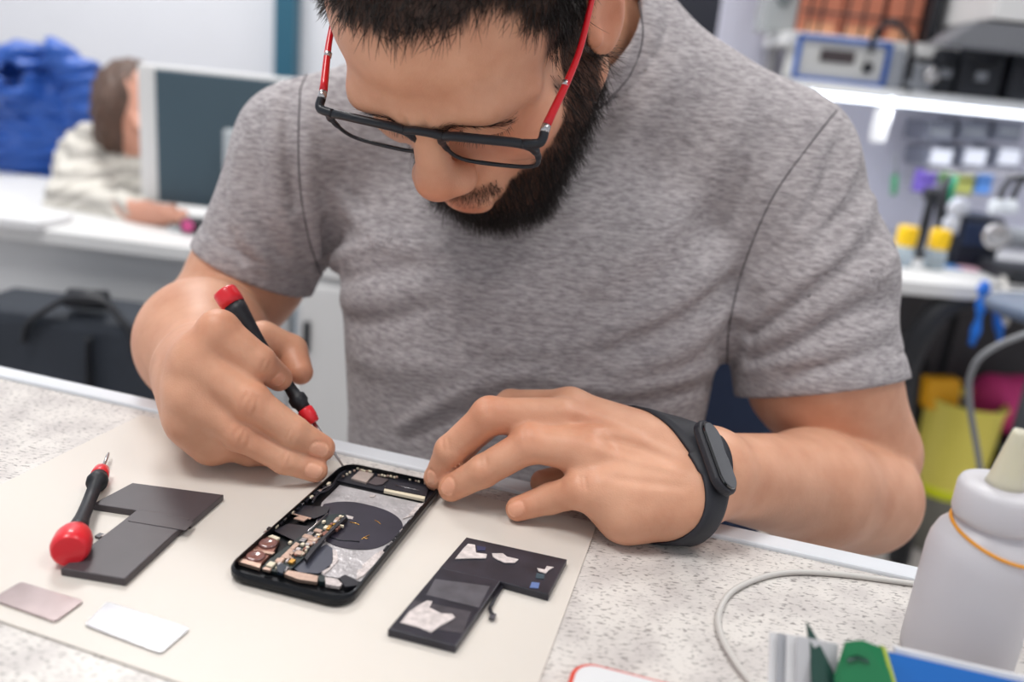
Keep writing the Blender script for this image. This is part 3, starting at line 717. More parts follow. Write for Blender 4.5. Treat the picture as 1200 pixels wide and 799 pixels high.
# ---- phone
PO = (tab(264, 660, .0075)+tab(412, 706, .0075))/2; PF = (tab(403, 541, .0075)+tab(518, 569, .0075))/2
PY = (PF-PO)[:2]; PY = PY/np.linalg.norm(PY); PYv = np.array([PY[0], PY[1], 0]); PXv = np.array([PY[1], -PY[0], 0]); PA = np.array([PXv, PYv, UP]); PC = (PO+PF)/2; PC[2] = T+MT
PW, PH, PT = .0715, .1440, .0072
blk = mat('black_anodised', (30, 32, 36), rough=.32, metal=.6, spec=.6); blkp = mat('black_film', (40, 38, 46), rough=.35, var=.12, vscale=90); coilm = mat('charging_coil_film', (50, 47, 58), rough=.33, var=.15, vscale=60)
foil = mat('grey_shield_foil', (188, 184, 186), rough=.34, metal=.35, var=.16, vscale=120, bump=.5, bscale=300); foilb = mat('torn_adhesive', (206, 196, 194), rough=.5, var=.22, vscale=260, bump=1., bscale=600)
steel = mat('steel', (190, 188, 190), rough=.25, metal=.9); pink = mat('warm_nickel', (205, 176, 160), rough=.3, metal=.6, var=.12, vscale=400); goldm = mat('gold_contact', (222, 170, 90), rough=.3, metal=.8)
creamm = mat('cream_connector', (226, 214, 190), rough=.45); copper = mat('copper_brown', (150, 104, 92), rough=.35, metal=.4, var=.2, vscale=300); pcb = mat('dark_pcb', (28, 42, 44), rough=.4, var=.2, vscale=300); dteal = mat('dark_flex', (34, 34, 42), rough=.4)
phone = empty('opened_phone', PC, 'opened smartphone without screen, its circuit boards and coil showing, on the cream mat', 'smartphone')
out = rrect(PW, PH, .0115, 7); inn = rrect(PW-.0032, PH-.0032, .0100, 7); n_ = len(out)
fr = MB(); rg = []
prof = [(out, .0012, .6), (out, 0.0025, 1), (out, PT-.0022, 1), (out, PT-.0008, .4), (inn, PT-.0004, 0), (inn, .0016, 0)]
vs = []
for (ringp, z, e) in prof:
    o_ = np.array(ringp); s_ = 1-(.0010*(1-e))/(PW/2) if ringp is out else 1
    vs += [PC+PXv*p[0]*s_+PYv*p[1]*s_+UP*z for p in o_]
vs += [PC+PXv*p[0]*.96+PYv*p[1]*.98 for p in out]
fs = []
for k in range(len(prof)-1):
    for i in range(n_):
        j = (i+1) % n_; fs.append((k*n_+i, k*n_+j, (k+1)*n_+j, (k+1)*n_+i))
for i in range(n_):
    j = (i+1) % n_; fs.append((6*n_+i, 6*n_+j, j, i))
fs.append(tuple(6*n_+i for i in range(n_))[::-1]); fs.append(tuple(5*n_+i for i in range(n_)))
fr.add(vs, fs); fo = fr.build('housing', blk, phone, label='black rounded metal housing')
FL = .0028                                            # height of the phone's inner floor above the bench
def slab(name, f, pts, z0, z1, m, parent=phone, label=None, bev=0.):
    q = [pz(f, x, y, (z0+z1)/2 if z1-z0 > .0005 else z1) for x, y in pts]; a = sum(q[i][0]*q[(i+1) % len(q)][1]-q[(i+1) % len(q)][0]*q[i][1] for i in range(len(q)))
    if a < 0: q = q[::-1]
    return MB().prism(poly3(q), T+z0, T+z1, bev=bev).build(name, m, parent, label=label)
slab('rear_shield', Z4, [(612, 170), (1050, 268), (1065, 300), (985, 375), (940, 400), (850, 520), (830, 600), (730, 672), (530, 640), (430, 560), (520, 260)], FL, FL+.0002, foil, label='grey foil shield')
# charging coil disc with film
cc = pz(Z4, 735, 378, FL+.0005); rx = PXv; 
cp = [pz(Z4, x, y, FL+.0006) for x, y in [(530, 268), (600, 257), (680, 257), (760, 272), (840, 295), (900, 325), (935, 360), (938, 395), (910, 430), (870, 465), (820, 490), (760, 503), (680, 502), (610, 490), (560, 470), (520, 440), (500, 400), (500, 330)]]
co_ = MB().prism(poly3(spline(cp+[cp[0]], 3)[:-1])[::-1], T+FL+.0002, T+FL+.0006).build('charging_coil', coilm, phone, label='dark round charging coil film')
for pts in ([(665, 362), (690, 366), (715, 376)], [(795, 352), (812, 360), (825, 372)], [(728, 450), (748, 438), (768, 430)], [(738, 440), (750, 448), (760, 446)]):
    MB().tube([pz(Z4, x, y, FL+.0008) for x, y in pts], .00022, 6).build('gold_mark', goldm, co_)
MB().tube([pz(Z4, x, y, FL+.0008) for x, y in [(560, 440), (610, 455), (660, 458), (715, 464)]], .0004, 6).build('film_edge', dteal, co_)
# lower coil / speaker film
slab('speaker_film', Z4, [(500, 500), (545, 480), (575, 500), (578, 560), (560, 600), (500, 632), (400, 625), (370, 600)], FL+.0002, FL+.0008, mat('slate_film', (74, 76, 88), rough=.4, var=.1))
for nm, pts in (('adhesive_strip', [(575, 505), (598, 508), (605, 560), (560, 610), (530, 632), (520, 622), (575, 575)]),
                ('adhesive_scrap', [(940, 345), (1000, 325), (1035, 290), (1050, 262), (1020, 268), (990, 300), (965, 330)]),
                ('adhesive_scrap', [(760, 560), (800, 525), (850, 500), (840, 545), (790, 585), (735, 640), (700, 660), (705, 612), (735, 600), (730, 585)]),
                ('adhesive_scrap', [(765, 222), (800, 220), (790, 232), (770, 230)]), ('adhesive_scrap', [(630, 330), (650, 325), (685, 335), (680, 347), (645, 342)])):
    slab(nm, Z4, pts, FL+.0003, FL+.0008, foilb)
# top end: speaker, sensors, connector block
slab('top_tray', Z4, [(600, 100), (640, 78), (1100, 178), (1110, 225), (1060, 255), (600, 150)], FL, FL+.0009, dteal)
slab('sensor_module', Z4, [(672, 138), (715, 100), (790, 115), (750, 160)], FL+.0009, FL+.0022, mat('beige_shield', (196, 180, 172), rough=.35, metal=.4, var=.1, vscale=200))
slab('sensor_module', Z4, [(760, 160), (800, 128), (865, 142), (835, 168), (800, 172)], FL+.0009, FL+.0018, mat('grey_shield', (112, 102, 104), rough=.35, metal=.5))
slab('vibration_motor', Z4, [(845, 190), (870, 150), (1075, 190), (1062, 232)], FL+.0012, FL+.0030, blkp)
slab('connector_row', Z4, [(842, 205), (848, 182), (1060, 228), (1052, 250)], FL+.0006, FL+.0024, creamm)
MB().tube([pz(Z4, 905, 170, FL+.0033), pz(Z4, 1025, 198, FL+.0033)], .00025, 6).build('print_line', steel, phone)
rs = random.Random(4)
for (x0, y0, x1, y1, n__) in ((632, 125, 705, 85, 5), (720, 92, 775, 100, 6), (815, 118, 910, 130, 7), (960, 135, 1060, 160, 7)):
    for i in range(n__):
        t = i/(n__-1); x, y = x0+(x1-x0)*t+rs.uniform(-3, 3), y0+(y1-y0)*t+rs.uniform(-2, 2)
        MB().box(pz(Z4, x, y, FL+.0022), (.0016, .0011, .0014), PA, bev=.0003).build('contact_pad', creamm if i % 3 else pink, phone)
slab('top_rail', Z4, [(600, 118), (650, 74), (1085, 160), (1090, 172), (655, 86), (612, 124)], FL+.0009, FL+.0016, dteal)
# ribbon cables and board strips
slab('flex_sheet', Z4, [(365, 318), (405, 275), (560, 285), (545, 320), (480, 345), (400, 335)], FL+.0014, FL+.0019, dteal)
slab('flex_sheet', Z4, [(268, 408), (345, 372), (470, 390), (395, 468)], FL+.0014, FL+.0020, blkp)
slab('flex_edge', Z4, [(362, 318), (405, 272), (412, 274), (372, 316), (465, 340), (460, 347)], FL+.0019, FL+.0024, pink)
slab('flex_pad', Z4, [(372, 345), (400, 333), (448, 345), (425, 360)], FL+.0018, FL+.0026, pink)
MB().tube([pz(Z4, 445, 412, FL+.0034), pz(Z4, 550, 318, FL+.0034)], .0004, 8).build('wire', steel, phone)
slab('logic_board', Z4, [(205, 610), (250, 560), (560, 330), (640, 325), (655, 350), (470, 500), (420, 560), (330, 640)], FL+.0004, FL+.0022, pcb, label='dark green logic board')
chips = [((600, 350), 12, 14, pink), ((615, 335), 8, 8, creamm), ((540, 392), 10, 12, creamm), ((530, 362), 9, 9, creamm), ((500, 410), 22, 12, pink), ((475, 455), 26, 14, pink), ((445, 440), 26, 12, pink), ((445, 500), 9, 9, steel), ((370, 500), 14, 11, pink),
         ((400, 525), 20, 14, pink), ((335, 545), 24, 12, pink), ((300, 565), 20, 12, pink), ((365, 568), 14, 14, goldm), ((255, 585), 18, 16, creamm), ((235, 610), 22, 8, pink), ((330, 610), 12, 16, steel), ((570, 375), 8, 8, copper), ((555, 400), 7, 7, goldm), ((490, 440), 9, 7, steel), ((420, 480), 10, 8, creamm), ((355, 470), 8, 8, creamm)]
for (c, w_, h_, m_) in chips:
    p = pz(Z4, c[0], c[1], FL+.003); MB().box(p, (w_*.00017*1.2, h_*.00017*1.6, .0016), PA, bev=.0003).build('component', m_, phone)
slab('shield_strip', Z4, [(400, 462), (455, 415), (480, 420), (425, 470)], FL+.0022, FL+.0032, steel); slab('shield_strip', Z4, [(440, 470), (490, 432), (512, 445), (465, 485)], FL+.0022, FL+.0032, pink)
slab('shield_strip', Z4, [(280, 575), (385, 470), (405, 480), (300, 582)], FL+.0022, FL+.0034, pink)
slab('board_spine', Z4, [(470, 500), (640, 335), (650, 345), (560, 430), (480, 520), (440, 570), (430, 555)], FL+.0020, FL+.0044, dteal)
for i in range(46):
    t = rs.random(); x, y = 290+(640-290)*t+rs.uniform(-26, 22), 600-(600-345)*t+rs.uniform(-16, 22)
    MB().box(pz(Z4, x, y, FL+.0028), (.0010+.0016*rs.random(), .0010+.0022*rs.random(), .0012+.0010*rs.random()), PA, bev=.0002).build('component', (pink, creamm, steel, copper, goldm, creamm, foilb)[rs.randrange(7)], phone)
# camera bay
slab('camera_module', Z4, [(95, 570), (150, 500), (215, 440), (300, 455), (270, 520), (195, 592)], FL+.0006, FL+.0024, copper, label='brown camera module')
for (x, y) in ((175, 545), (240, 478)): 
    q = MB().lathe(pz(Z4, x, y, FL+.0022), UP, [(.0052, 0), (.0052, .0012), (.0042, .0016), (.0022, .0009), (0.0001, .0009)], 24); q.build('camera_lens', mat('lens_brown', (128, 88, 84), rough=.15, coat=1.), phone)
slab('bracket', Z4, [(160, 515), (170, 508), (275, 522), (262, 532)], FL+.0026, FL+.0034, pink)
slab('bracket', Z4, [(240, 440), (262, 432), (302, 448), (285, 458)], FL+.0022, FL+.0034, creamm)
slab('bottom_bracket', Z4, [(85, 575), (105, 560), (205, 588), (196, 608)], FL+.0010, FL+.0030, pink)
slab('bottom_bracket', Z4, [(325, 640), (345, 620), (500, 650), (495, 682), (400, 668)], FL+.0010, FL+.0030, pink); slab('bottom_bracket', Z4, [(535, 655), (600, 665), (625, 690), (610, 705), (540, 692)], FL+.0008, FL+.0026, foilb)
slab('port_block', Z4, [(610, 660), (640, 645), (700, 672), (715, 700), (640, 708)], FL+.0006, FL+.0030, dteal); slab('port_block', Z4, [(500, 650), (530, 650), (535, 685), (505, 680)], FL+.001, FL+.0036, pcb)
slab('port_block', Z4, [(285, 600), (310, 580), (335, 600), (315, 635), (290, 628)], FL+.0024, FL+.0042, mat('navy_part', (38, 48, 62), rough=.4))
# side rails: left and right fittings
for i in range(15):
    t = i/14; x, y = 235+(560-235)*t, 420-(420-160)*t; MB().box(pz(Z4, x-6+rs.uniform(-5, 5), y+rs.uniform(-4, 4), FL+.003), (.0014+rs.random()*.0014, .002+rs.random()*.002, .0015), PA, bev=.0003).build('side_fitting', (steel, dteal, creamm, dteal)[i % 4], phone)
for i in range(12):
    t = i/11; x, y = 852+(1072-852)*t, 500-(500-245)*t; MB().box(pz(Z4, x, y, FL+.0038), (.0012, .0026+rs.random()*.003, .0014), PA, bev=.0003).build('side_fitting', (dteal, steel, dteal)[i % 3], phone)
MB().tube(spline([pz(Z4, x, y, FL+.0040) for x, y in [(470, 262), (500, 215), (540, 200), (580, 165), (600, 130), (640, 100)]], 6), .0007, 8).build('cable', dteal, phone)
MB().tube(spline([pz(Z4, x, y, FL+.0034) for x, y in [(455, 240), (500, 222), (515, 195), (575, 165), (590, 150)]], 6), .0003, 8).build('cable', steel, phone)
# ---- batteries
batm = mat('black_battery_wrap', (72, 66, 70), rough=.42, var=.06, vscale=80); batm2 = mat('black_battery_wrap_scuffed', (44, 43, 52), rough=.36, var=.3, vscale=70); batl = mat('grey_battery_label', (84, 82, 88), rough=.4, var=.2, vscale=120)
def pslab(name, f, pts, z0, z1, m, parent, bev=.0006, label=None): return slab(name, f, pts, z0, z1, m, parent, label, bev)
BT = .0042
lb = empty('phone_battery', pz(ZL, 450, 300, 0)+UP*MT, 'clean L-shaped black phone battery between the loose screwdriver and the phone', 'battery', 'phone batteries')
pslab('cell', ZL, [(445, 140), (750, 180), (640, 275), (445, 232), (310, 212)], MT, MT+BT, batm, lb)
pslab('cell', ZL, [(640, 262), (420, 466), (205, 430), (465, 228)], MT, MT+BT+.0002, batm, lb)
pslab('wrap_fold', ZL, [(462, 230), (650, 262), (622, 290), (430, 258)], MT+BT, MT+BT+.0005, batm, lb, 0)
pslab('connector', ZL, [(318, 312), (335, 302), (350, 306), (334, 318)], MT, MT+.0016, batl, lb, 0); MB().tube(spline([pz(ZL, x, y, .003) for x, y in [(340, 310), (365, 300), (385, 290)]], 4), .0008, 6, flat=.5).build('connector_tail', foilb, lb)
rb = empty('phone_battery', pz(ZB, 600, 350, 0)+UP*MT, 'scuffed L-shaped black phone battery with torn white glue right of the phone', 'battery', 'phone batteries')
c1_ = pslab('cell', ZB, [(455, 140), (960, 252), (868, 432), (625, 365), (320, 296)], MT, MT+BT, batm2, rb)
c2_ = pslab('cell', ZB, [(322, 296), (628, 362), (402, 692), (62, 605)], MT, MT+BT+.0002, batm2, rb)
pslab('label_patch', ZB, [(300, 335), (575, 372), (520, 480), (255, 415)], MT+BT+.0002, MT+BT+.0004, batl, rb, 0); pslab('label_patch', ZB, [(190, 440), (480, 500), (440, 610), (125, 560)], MT+BT+.0002, MT+BT+.00035, mat('worn_grey', (66, 62, 68), rough=.45, var=.25, vscale=150), rb, 0)
for pts in ([(465, 160), (500, 165), (505, 205), (560, 212), (555, 232), (500, 232), (400, 235), (440, 185)], [(585, 208), (640, 208), (660, 225), (718, 238), (700, 255), (650, 255), (615, 240), (590, 225)], [(812, 282), (850, 290), (860, 272), (895, 278), (870, 292), (855, 308), (820, 298)],
            [(215, 470), (260, 445), (285, 450), (270, 480), (330, 510), (385, 512), (400, 530), (350, 560), (320, 575), (280, 605), (220, 580), (125, 555), (170, 500)]): slab('torn_glue', ZB, pts, MT+BT+.0003, MT+BT+.0008, foilb, rb)
for pts, m_ in (([(508, 168), (555, 175), (550, 192), (512, 192)], mat('navy_tape', (50, 54, 86), rough=.4)), ([(785, 350), (825, 355), (818, 382), (775, 378)], mat('blue_tape', (98, 120, 170), rough=.4)), ([(810, 305), (850, 312), (845, 335), (805, 330)], mat('teal_tape', (60, 78, 88), rough=.4))): slab('tape', ZB, pts, MT+BT+.0001, MT+BT+.0004, m_, rb)
MB().tube([pz(ZB, 636, 372, .003), pz(ZB, 600, 430, .003), pz(ZB, 575, 480, .003)], .0010, 8, flat=.6).build('flex_tail', dteal, rb)
MB().tube([pz(ZB, 575, 480, .003), pz(ZB, 578, 500, .003), pz(ZB, 592, 520, .003)], .0010, 8).build('flex_tail', dteal, rb)
MB().box(pz(ZB, 588, 525, .0028), (.0030, .0045, .0018), PA, bev=.0003).build('connector', batl, rb)
# ---- metal plates at the near edge of the mat, with the sheet's raised pockets
slv = mat('brushed_silver', (150, 149, 152), rough=.2, metal=.85, var=.05, vscale=60); slv2 = mat('worn_silver', (150, 136, 136), rough=.3, metal=.6, var=.18, vscale=50)
def rc(f, pts, z0, z1, m, name, lab, cat, grp=None, parent=None):
    q = [pz(f, x, y, z1) for x, y in pts]; c = sum(q)/4; o2 = []
    for i in range(4):
        a, b_, d_ = q[i-1], q[i], q[(i+1) % 4]; r_ = .0022
        u_ = (a-b_)/np.linalg.norm(a-b_); v_ = (d_-b_)/np.linalg.norm(d_-b_)
        for t in np.linspace(0, 1, 6): o2.append(b_+u_*r_*(1-t)**2+v_*r_*t**2)
    a_ = sum(o2[i][0]*o2[(i+1) % len(o2)][1]-o2[(i+1) % len(o2)][0]*o2[i][1] for i in range(len(o2)))
    if a_ < 0: o2 = o2[::-1]
    o = MB().prism(poly3(o2), T+z0, T+z1).build(name, m, parent)
    return tag(o, lab, cat, grp) if lab else o
rc(ZL, [(283, 605), (360, 528), (638, 618), (540, 700)], MT, MT+.0012, slv, 'metal_plate', 'bright silver metal plate on the near edge of the cream mat', 'plate', 'small metal plates')
m2 = rc(ZL, [(-30, 520), (70, 462), (282, 525), (185, 595)], MT, MT+.0012, slv2, 'metal_plate', 'dull scratched metal plate at the near left corner of the cream mat', 'plate', 'small metal plates')
# ---- loose screwdriver lying on the mat
redp = mat('red_plastic', (226, 40, 52), rough=.32, coat=.25); blkr = mat('black_rubber', (34, 36, 42), rough=.5); 
def driver(P0, P1, L, name, lab, base):
    """P0 cap end centre, P1 tip"""
    ax = (P1-P0)/np.linalg.norm(P1-P0); s = L/.143; e = empty(name, base, lab, 'screwdriver', 'precision screwdrivers')
    MB().lathe(P0, ax, [(r*s, h*s) for r, h in [(.0001, 0), (.0062, 0), (.0076, .0006), (.0082, .002), (.0083, .008), (.0080, .0125)]], 36).build('cap', redp, e, label='red swivel cap')
    MB().lathe(P0, ax, [(r*s, h*s) for r, h in [(.0078, .0125), (.0074, .018), (.0060, .028), (.0046, .040), (.0038, .052), (.0036, .066), (.0040, .080), (.0044, .086), (.0060, .0875), (.0062, .092), (.0048, .094), (.0046, .097)]], 12).build('handle', blkr, e, label='black tapered grip')
    MB().lathe(P0, ax, [(r*s, h*s) for r, h in [(.0046, .097), (.0053, .098), (.0053, .103), (.0042, .108), (.0030, .1085)]], 24).build('collar', redp, e, label='red collar')
    MB().lathe(P0, ax, [(r*s, h*s) for r, h in [(.0014, .1085), (.0013, .130), (.0009, .133), (.0006, .143), (.0001, .1432)]], 16).build('shaft', steel, e)
    return e
dt = tab(402, 546, .0095); dc = tab(262, 340, .111)
driver(dc, dt, np.linalg.norm(dc-dt), 'precision_screwdriver', 'red-capped screwdriver held upright in the hand, its tip in the phone', dt)
t2 = pz(ZL, 366, 28, .006); c2__ = pz(ZL, 240, 338, .0115)
L2 = np.linalg.norm(t2-c2__)
def driver2():
    P0, P1 = c2__, t2; ax = (P1-P0)/np.linalg.norm(P1-P0); e = empty('precision_screwdriver', (P0[0], P0[1], T+MT), 'red-capped screwdriver lying on the mat beside the clean battery', 'screwdriver', 'precision screwdrivers'); s = L2
    MB().lathe(P0-ax*.008, ax, [(.0078, .0004), (.0088, .0012), (.0098, .005), (.0096, .013), (.0082, .018), (.0060, .021)], 36).lathe(P0-ax*.008, ax, [(.0001, .0003), (.0078, .0004)], 36, smooth=False).build('cap', redp, e, label='red swivel cap')
    MB().lathe(P0, ax, [(.0058, .012), (.0050, .020), (.0040, .030), (.0037, .045), (.0040, s*.60), (.0060, s*.605), (.0064, s*.635), (.0060, s*.655), (.0050, s*.66), (.0050, s*.69)], 12).build('handle', blkr, e, label='black tapered grip')
    MB().lathe(P0, ax, [(.0050, s*.69), (.0054, s*.70), (.0048, s*.76), (.0034, s*.775), (.0026, s*.78)], 24).build('collar', redp, e, label='red collar')
    MB().lathe(P0, ax, [(.0011, s*.77), (.0010, s*.95), (.0006, s*.99), (.0001, s)], 16).build('shaft', steel, e)
driver2()
# ---- white cable lying on the bench
cab = mat('grey_white_cable', (205, 202, 198), rough=.45)
q = spline([tab(x, y, .0018) for x, y in [(1230, 705), (1150, 695), (1072, 684), (975, 672), (912, 672), (862, 690), (843, 717), (845, 744), (862, 776), (884, 805), (905, 840)]], 10)
tag(MB().tube(q, .0017, 12).build('cable', cab), 'grey-white cable curving over the bench behind the squeeze bottle', 'cable')
# ---- squeeze bottle
bb = tab(1117, 772); bot = empty('squeeze_bottle', bb, 'milky plastic squeeze bottle with a pointed nozzle at the right of the bench', 'bottle')
milk, n, b = nt('milky_plastic'); b.inputs['Base Color'].default_value = lin((224, 222, 228)); b.inputs['Roughness'].default_value = .38; b.inputs['Transmission Weight'].default_value = .28; b.inputs['Subsurface Weight'].default_value = .5; b.inputs['Subsurface Radius'].default_value = (.02, .02, .02); b.inputs['Subsurface Scale'].default_value = 1.
noz, n, b = nt('yellowed_nozzle'); b.inputs['Base Color'].default_value = lin((226, 220, 196)); b.inputs['Roughness'].default_value = .35; b.inputs['Transmission Weight'].default_value = .25; b.inputs['Subsurface Weight'].default_value = .4; b.inputs['Subsurface Radius'].default_value = (.01, .01, .008); b.inputs['Subsurface Scale'].default_value = 1.
MB().lathe(bb, UP, [(.0245, .0002), (.0262, .002), (.0265, .006), (.0265, .060), (.0258, .066), (.0235, .0725), (.0195, .077), (.0165, .0795), (.0160, .082)], 48).build('bottle_body', milk, bot)
MB().lathe(bb, UP, [(.0165, .0805), (.0190, .081), (.0200, .084), (.0200, .097), (.0190, .0995), (.0170, .1005), (.009, .1005)], 48).build('cap', milk, bot, label='white screw cap')
MB().lathe(bb, UP, [(.0092, .0995), (.0080, .103), (.0036, .127), (.0030, .129), (.0014, .1292), (.0014, .12)], 32).build('nozzle', noz, bot, label='yellowish pointed nozzle')
band = []
for a in np.linspace(0, 2*PI, 60)[:-1]:
    z_ = .0735-.0050*math.cos(a+.5); r_ = np.interp(z_, [.060, .066, .0725, .077, .0795], [.0265, .0258, .0235, .0195, .0168])+.0009; band.append(bb+np.array([r_*math.cos(a), r_*math.sin(a), z_]))
tag(MB().tube(band, .0009, 8, closed=True).build('rubber_band', mat('amber_rubber', (226, 150, 30), rough=.5)), 'amber rubber band around the neck of the squeeze bottle', 'rubber band')
# ---- white phone in a red bumper at the bottom edge
WP0 = tab(676, 772, .009); WX = (tab(838, 801, .009)-tab(690, 764, .009)); WX[2] = 0; WX /= np.linalg.norm(WX); WY = np.array([WX[1], -WX[0], 0])
wpc = WP0+WX*.034+WY*.070; wpc[2] = T; WA = np.array([WX, WY*-1, UP])
wp = empty('white_phone', wpc, 'white smartphone in an orange-red bumper at the bottom edge of the view', 'smartphone')
MB().prism(rrect(.070, .142, .011, 8), .0002, .0082, WA, wpc, bev=.0008).build('bumper', mat('orange_red_rubber', (214, 66, 44), rough=.45), wp, label='orange-red bumper')
MB().prism(rrect(.0655, .1375, .0095, 8), .0082, .0090, WA, wpc, bev=.0003).build('face', mat('white_glass', (226, 226, 228), rough=.12, coat=.6), wp)
MB().prism(rrect(.058, .104, .0005, 1), .0090, .0091, WA, wpc).build('screen', mat('dark_screen', (26, 28, 40), rough=.1, coat=1.), wp)
MB().prism(rrect(.009, .0016, .0007, 4, .002, .0610), .0090, .00915, WA, wpc).build('earpiece', blkr, wp)
# ---- packets standing at the bottom right corner
pap = mat('white_paper', (228, 228, 230), rough=.6); 
def card(name, px, h0, h1, th, m, parent=None, lab=None):
    """upright card through two bench pixels (feet), heights above the bench"""
    a = tab(px[0], px[1]); b_ = tab(px[2], px[3]); d = b_-a; L = np.linalg.norm(d); X = d/L; ax = np.array([X, UP, np.cross(X, UP)])
    return MB().prism([(0, 0), (L, 0), (L, h1), (0, h0)], -th/2, th/2, ax, a).build(name, m, parent, label=lab)
bk = empty('paper_booklet', tab(950, 840), 'white paper booklet standing on edge at the bottom right', 'booklet')
for i, dx in enumerate((0, 6, 13, 20, 28)):
    a = tab(902+dx, 800+dx*.1, .0) 
def upright(pts, th, m, name, parent, lab=None):
    """a thin panel through points given as (px, py, depth Y)"""
    q = [at(*p) for p in pts]; nrm = np.cross(q[1]-q[0], q[-1]-q[0]); nrm /= np.linalg.norm(nrm); nq = len(q)
    vs = [p+nrm*th/2 for p in q]+[p-nrm*th/2 for p in q]
    fs = [tuple(range(nq)), tuple(range(nq, 2*nq))[::-1]]+[(i, i+nq, (i+1) % nq+nq, (i+1) % nq) for i in range(nq)]
    return MB().add(vs, fs).build(name, m, parent, label=lab)
for i, (x0, m_) in enumerate(((902, pap), (912, mat('grey_paper', (176, 178, 184), rough=.6)), (922, pap), (934, mat('pale_paper', (206, 206, 210), rough=.6)))):
    y0 = 740+i*1.5; upright([(x0, y0, .325-i*.002), (x0+48, y0+10, .325-i*.002), (x0+44, 880, .305), (x0-4, 870, .305)], .0008, m_, 'page', bk)
MB().box(tab(935, 872), (.03, .012, .006), BX).build('spine', pap, bk)
gp_ = empty('printed_packet', tab(1060, 880), 'blue and green printed packet leaning at the bottom right corner', 'packet')
blu = mat('blue_print', (16, 104, 190), rough=.4, coat=.2); grn = mat('green_print', (22, 118, 72), rough=.4, coat=.2); ygr = mat('yellow_green_print', (176, 190, 70), rough=.45); dgr = mat('dark_green_print', (40, 74, 66), rough=.4)
upright([(1034, 762, .318), (1200, 800, .318), (1260, 814, .318), (1250, 960, .290), (1030, 930, .290)], .0030, blu, 'blue_panel', gp_, 'blue panel')
upright([(990, 752, .3165), (1010, 750, .3165), (1034, 759, .3165), (1046, 800, .308), (1052, 900, .29), (975, 900, .29), (978, 790, .308)], .0012, grn, 'green_panel', gp_, 'green panel with a pale rim')
upright([(1032, 756, .3168), (1037, 760, .3168), (1052, 812, .306), (1056, 880, .29), (1050, 880, .29), (1046, 812, .306)], .0016, ygr, 'rim', gp_)
for (x, y, w_) in ((1005, 772, 12), (1010, 790, 14)):
    upright([(x-w_, y-1, .3120), (x, y-4, .3120), (x+w_, y+1, .3120), (x+w_+2, y+5, .3105), (x, y, .3110), (x-w_, y+4, .3105)], .0008, dgr, 'printed_mark', gp_)
upright([(1048, 757, .3205), (1130, 776, .3205), (1262, 806, .3205), (1262, 880, .312), (1048, 860, .312)], .0024, pap, 'paper_back', gp_)
tri = upright([(945, 728, .322), (957, 748, .320), (978, 792, .312), (990, 880, .295), (954, 880, .295), (950, 770, .316)], .0012, dgr, 'foil_sachet', None)
tag(tri, 'dark green pointed foil sachet standing between the booklet and the blue packet', 'sachet')
nv = upright([(1000, 760, .3195), (990, 772, .317), (975, 800, .310), (965, 880, .295), (1005, 880, .295)], .0010, mat('navy_print', (22, 44, 88), rough=.4), 'navy_panel', gp_)
# ================================================================== glasses
GR = at(632, 165, .492); GL = at(369, 124, .538); GN = body.cast(487, 166)
GX = (GR-GL)/np.linalg.norm(GR-GL); TD = (hd(0, .004, .034)-(GL+GR)/2); TD /= np.linalg.norm(TD); GD = HM@np.array([0, -.1, -1.]); GD = GD-TD*(GD@TD)*.92; GD = GD-GX*(GD@GX); GD /= np.linalg.norm(GD); GF = np.cross(GX, GD)   # towards the face
if GF@(GN-CAMP) < 0: GF = -GF
GW = np.linalg.norm(GR-GL)
gl = empty('eyeglasses', GN, 'black-framed eyeglasses with red temples slipped down the man\'s nose', 'glasses')
gblk = mat('matt_black_acetate', (26, 30, 38), rough=.38, spec=.5); gred = mat('red_acetate', (210, 20, 34), rough=.3, coat=.3); lensm, n, b = nt('clear_lens')
b.inputs['Base Color'].default_value = (1, 1, 1, 1); b.inputs['Roughness'].default_value = .02; b.inputs['Transmission Weight'].default_value = 1.; b.inputs['IOR'].default_value = 1.12
gc = (GL+GR)/2-GF*.004
def gp3(x, y, z=0.):                                 # x across from the middle, y down, z towards the face; the front is gently wrapped
    return gc+GX*x+GD*y+GF*(z+(x/(GW/2))**2*.004)
for _ in range(60):                                  # bring the frame out along the line of sight until the bridge rests on the nose
    bp_ = gp3(0, .0040)
    if body.ev(bp_[None])[0] > .0022: break
    s_ = .998; gc = CAMP+(gc-CAMP)*s_; GW *= s_
def rim(sx):
    cx = sx*.0385; w2, h2 = .0292, .0162; pts = []; rad = []
    for i in range(48):
        a = 2*PI*i/48; ex = 4.2; ca, sa = math.cos(a), math.sin(a); d = (abs(ca)**ex+abs(sa)**ex)**(1/ex)
        x = cx+w2*ca/d; yy = .0197+h2*sa/d
        if sa > 0: x = cx+(x-cx)*(1-.10*sa)
        pts.append((x, yy)); rad.append(.0028 if sa < -.3 else .0015 if sa > .2 else .0020)
    return pts, rad
fb = MB()
for sx in (1, -1):
    pts, rad = rim(sx); P3 = [gp3(x, y) for x, y in pts]; fb.tube(P3, rad, 10, closed=True)
fb.tube(spline([gp3(-.0125, .0060), gp3(-.006, .0042), gp3(0, .0038), gp3(.006, .0042), gp3(.0125, .0060)], 5), .0026, 10)
for sx in (1, -1): fb.tube(spline([gp3(sx*.062, .0048), gp3(sx*(GW/2-.002), .0045, .0005), gp3(sx*(GW/2), .0043, .003), gp3(sx*(GW/2), .0040, .0080)], 5), [.0028]*15+[.0025], 10)
fb.build('front_frame', gblk, gl, label='matt black front frame')
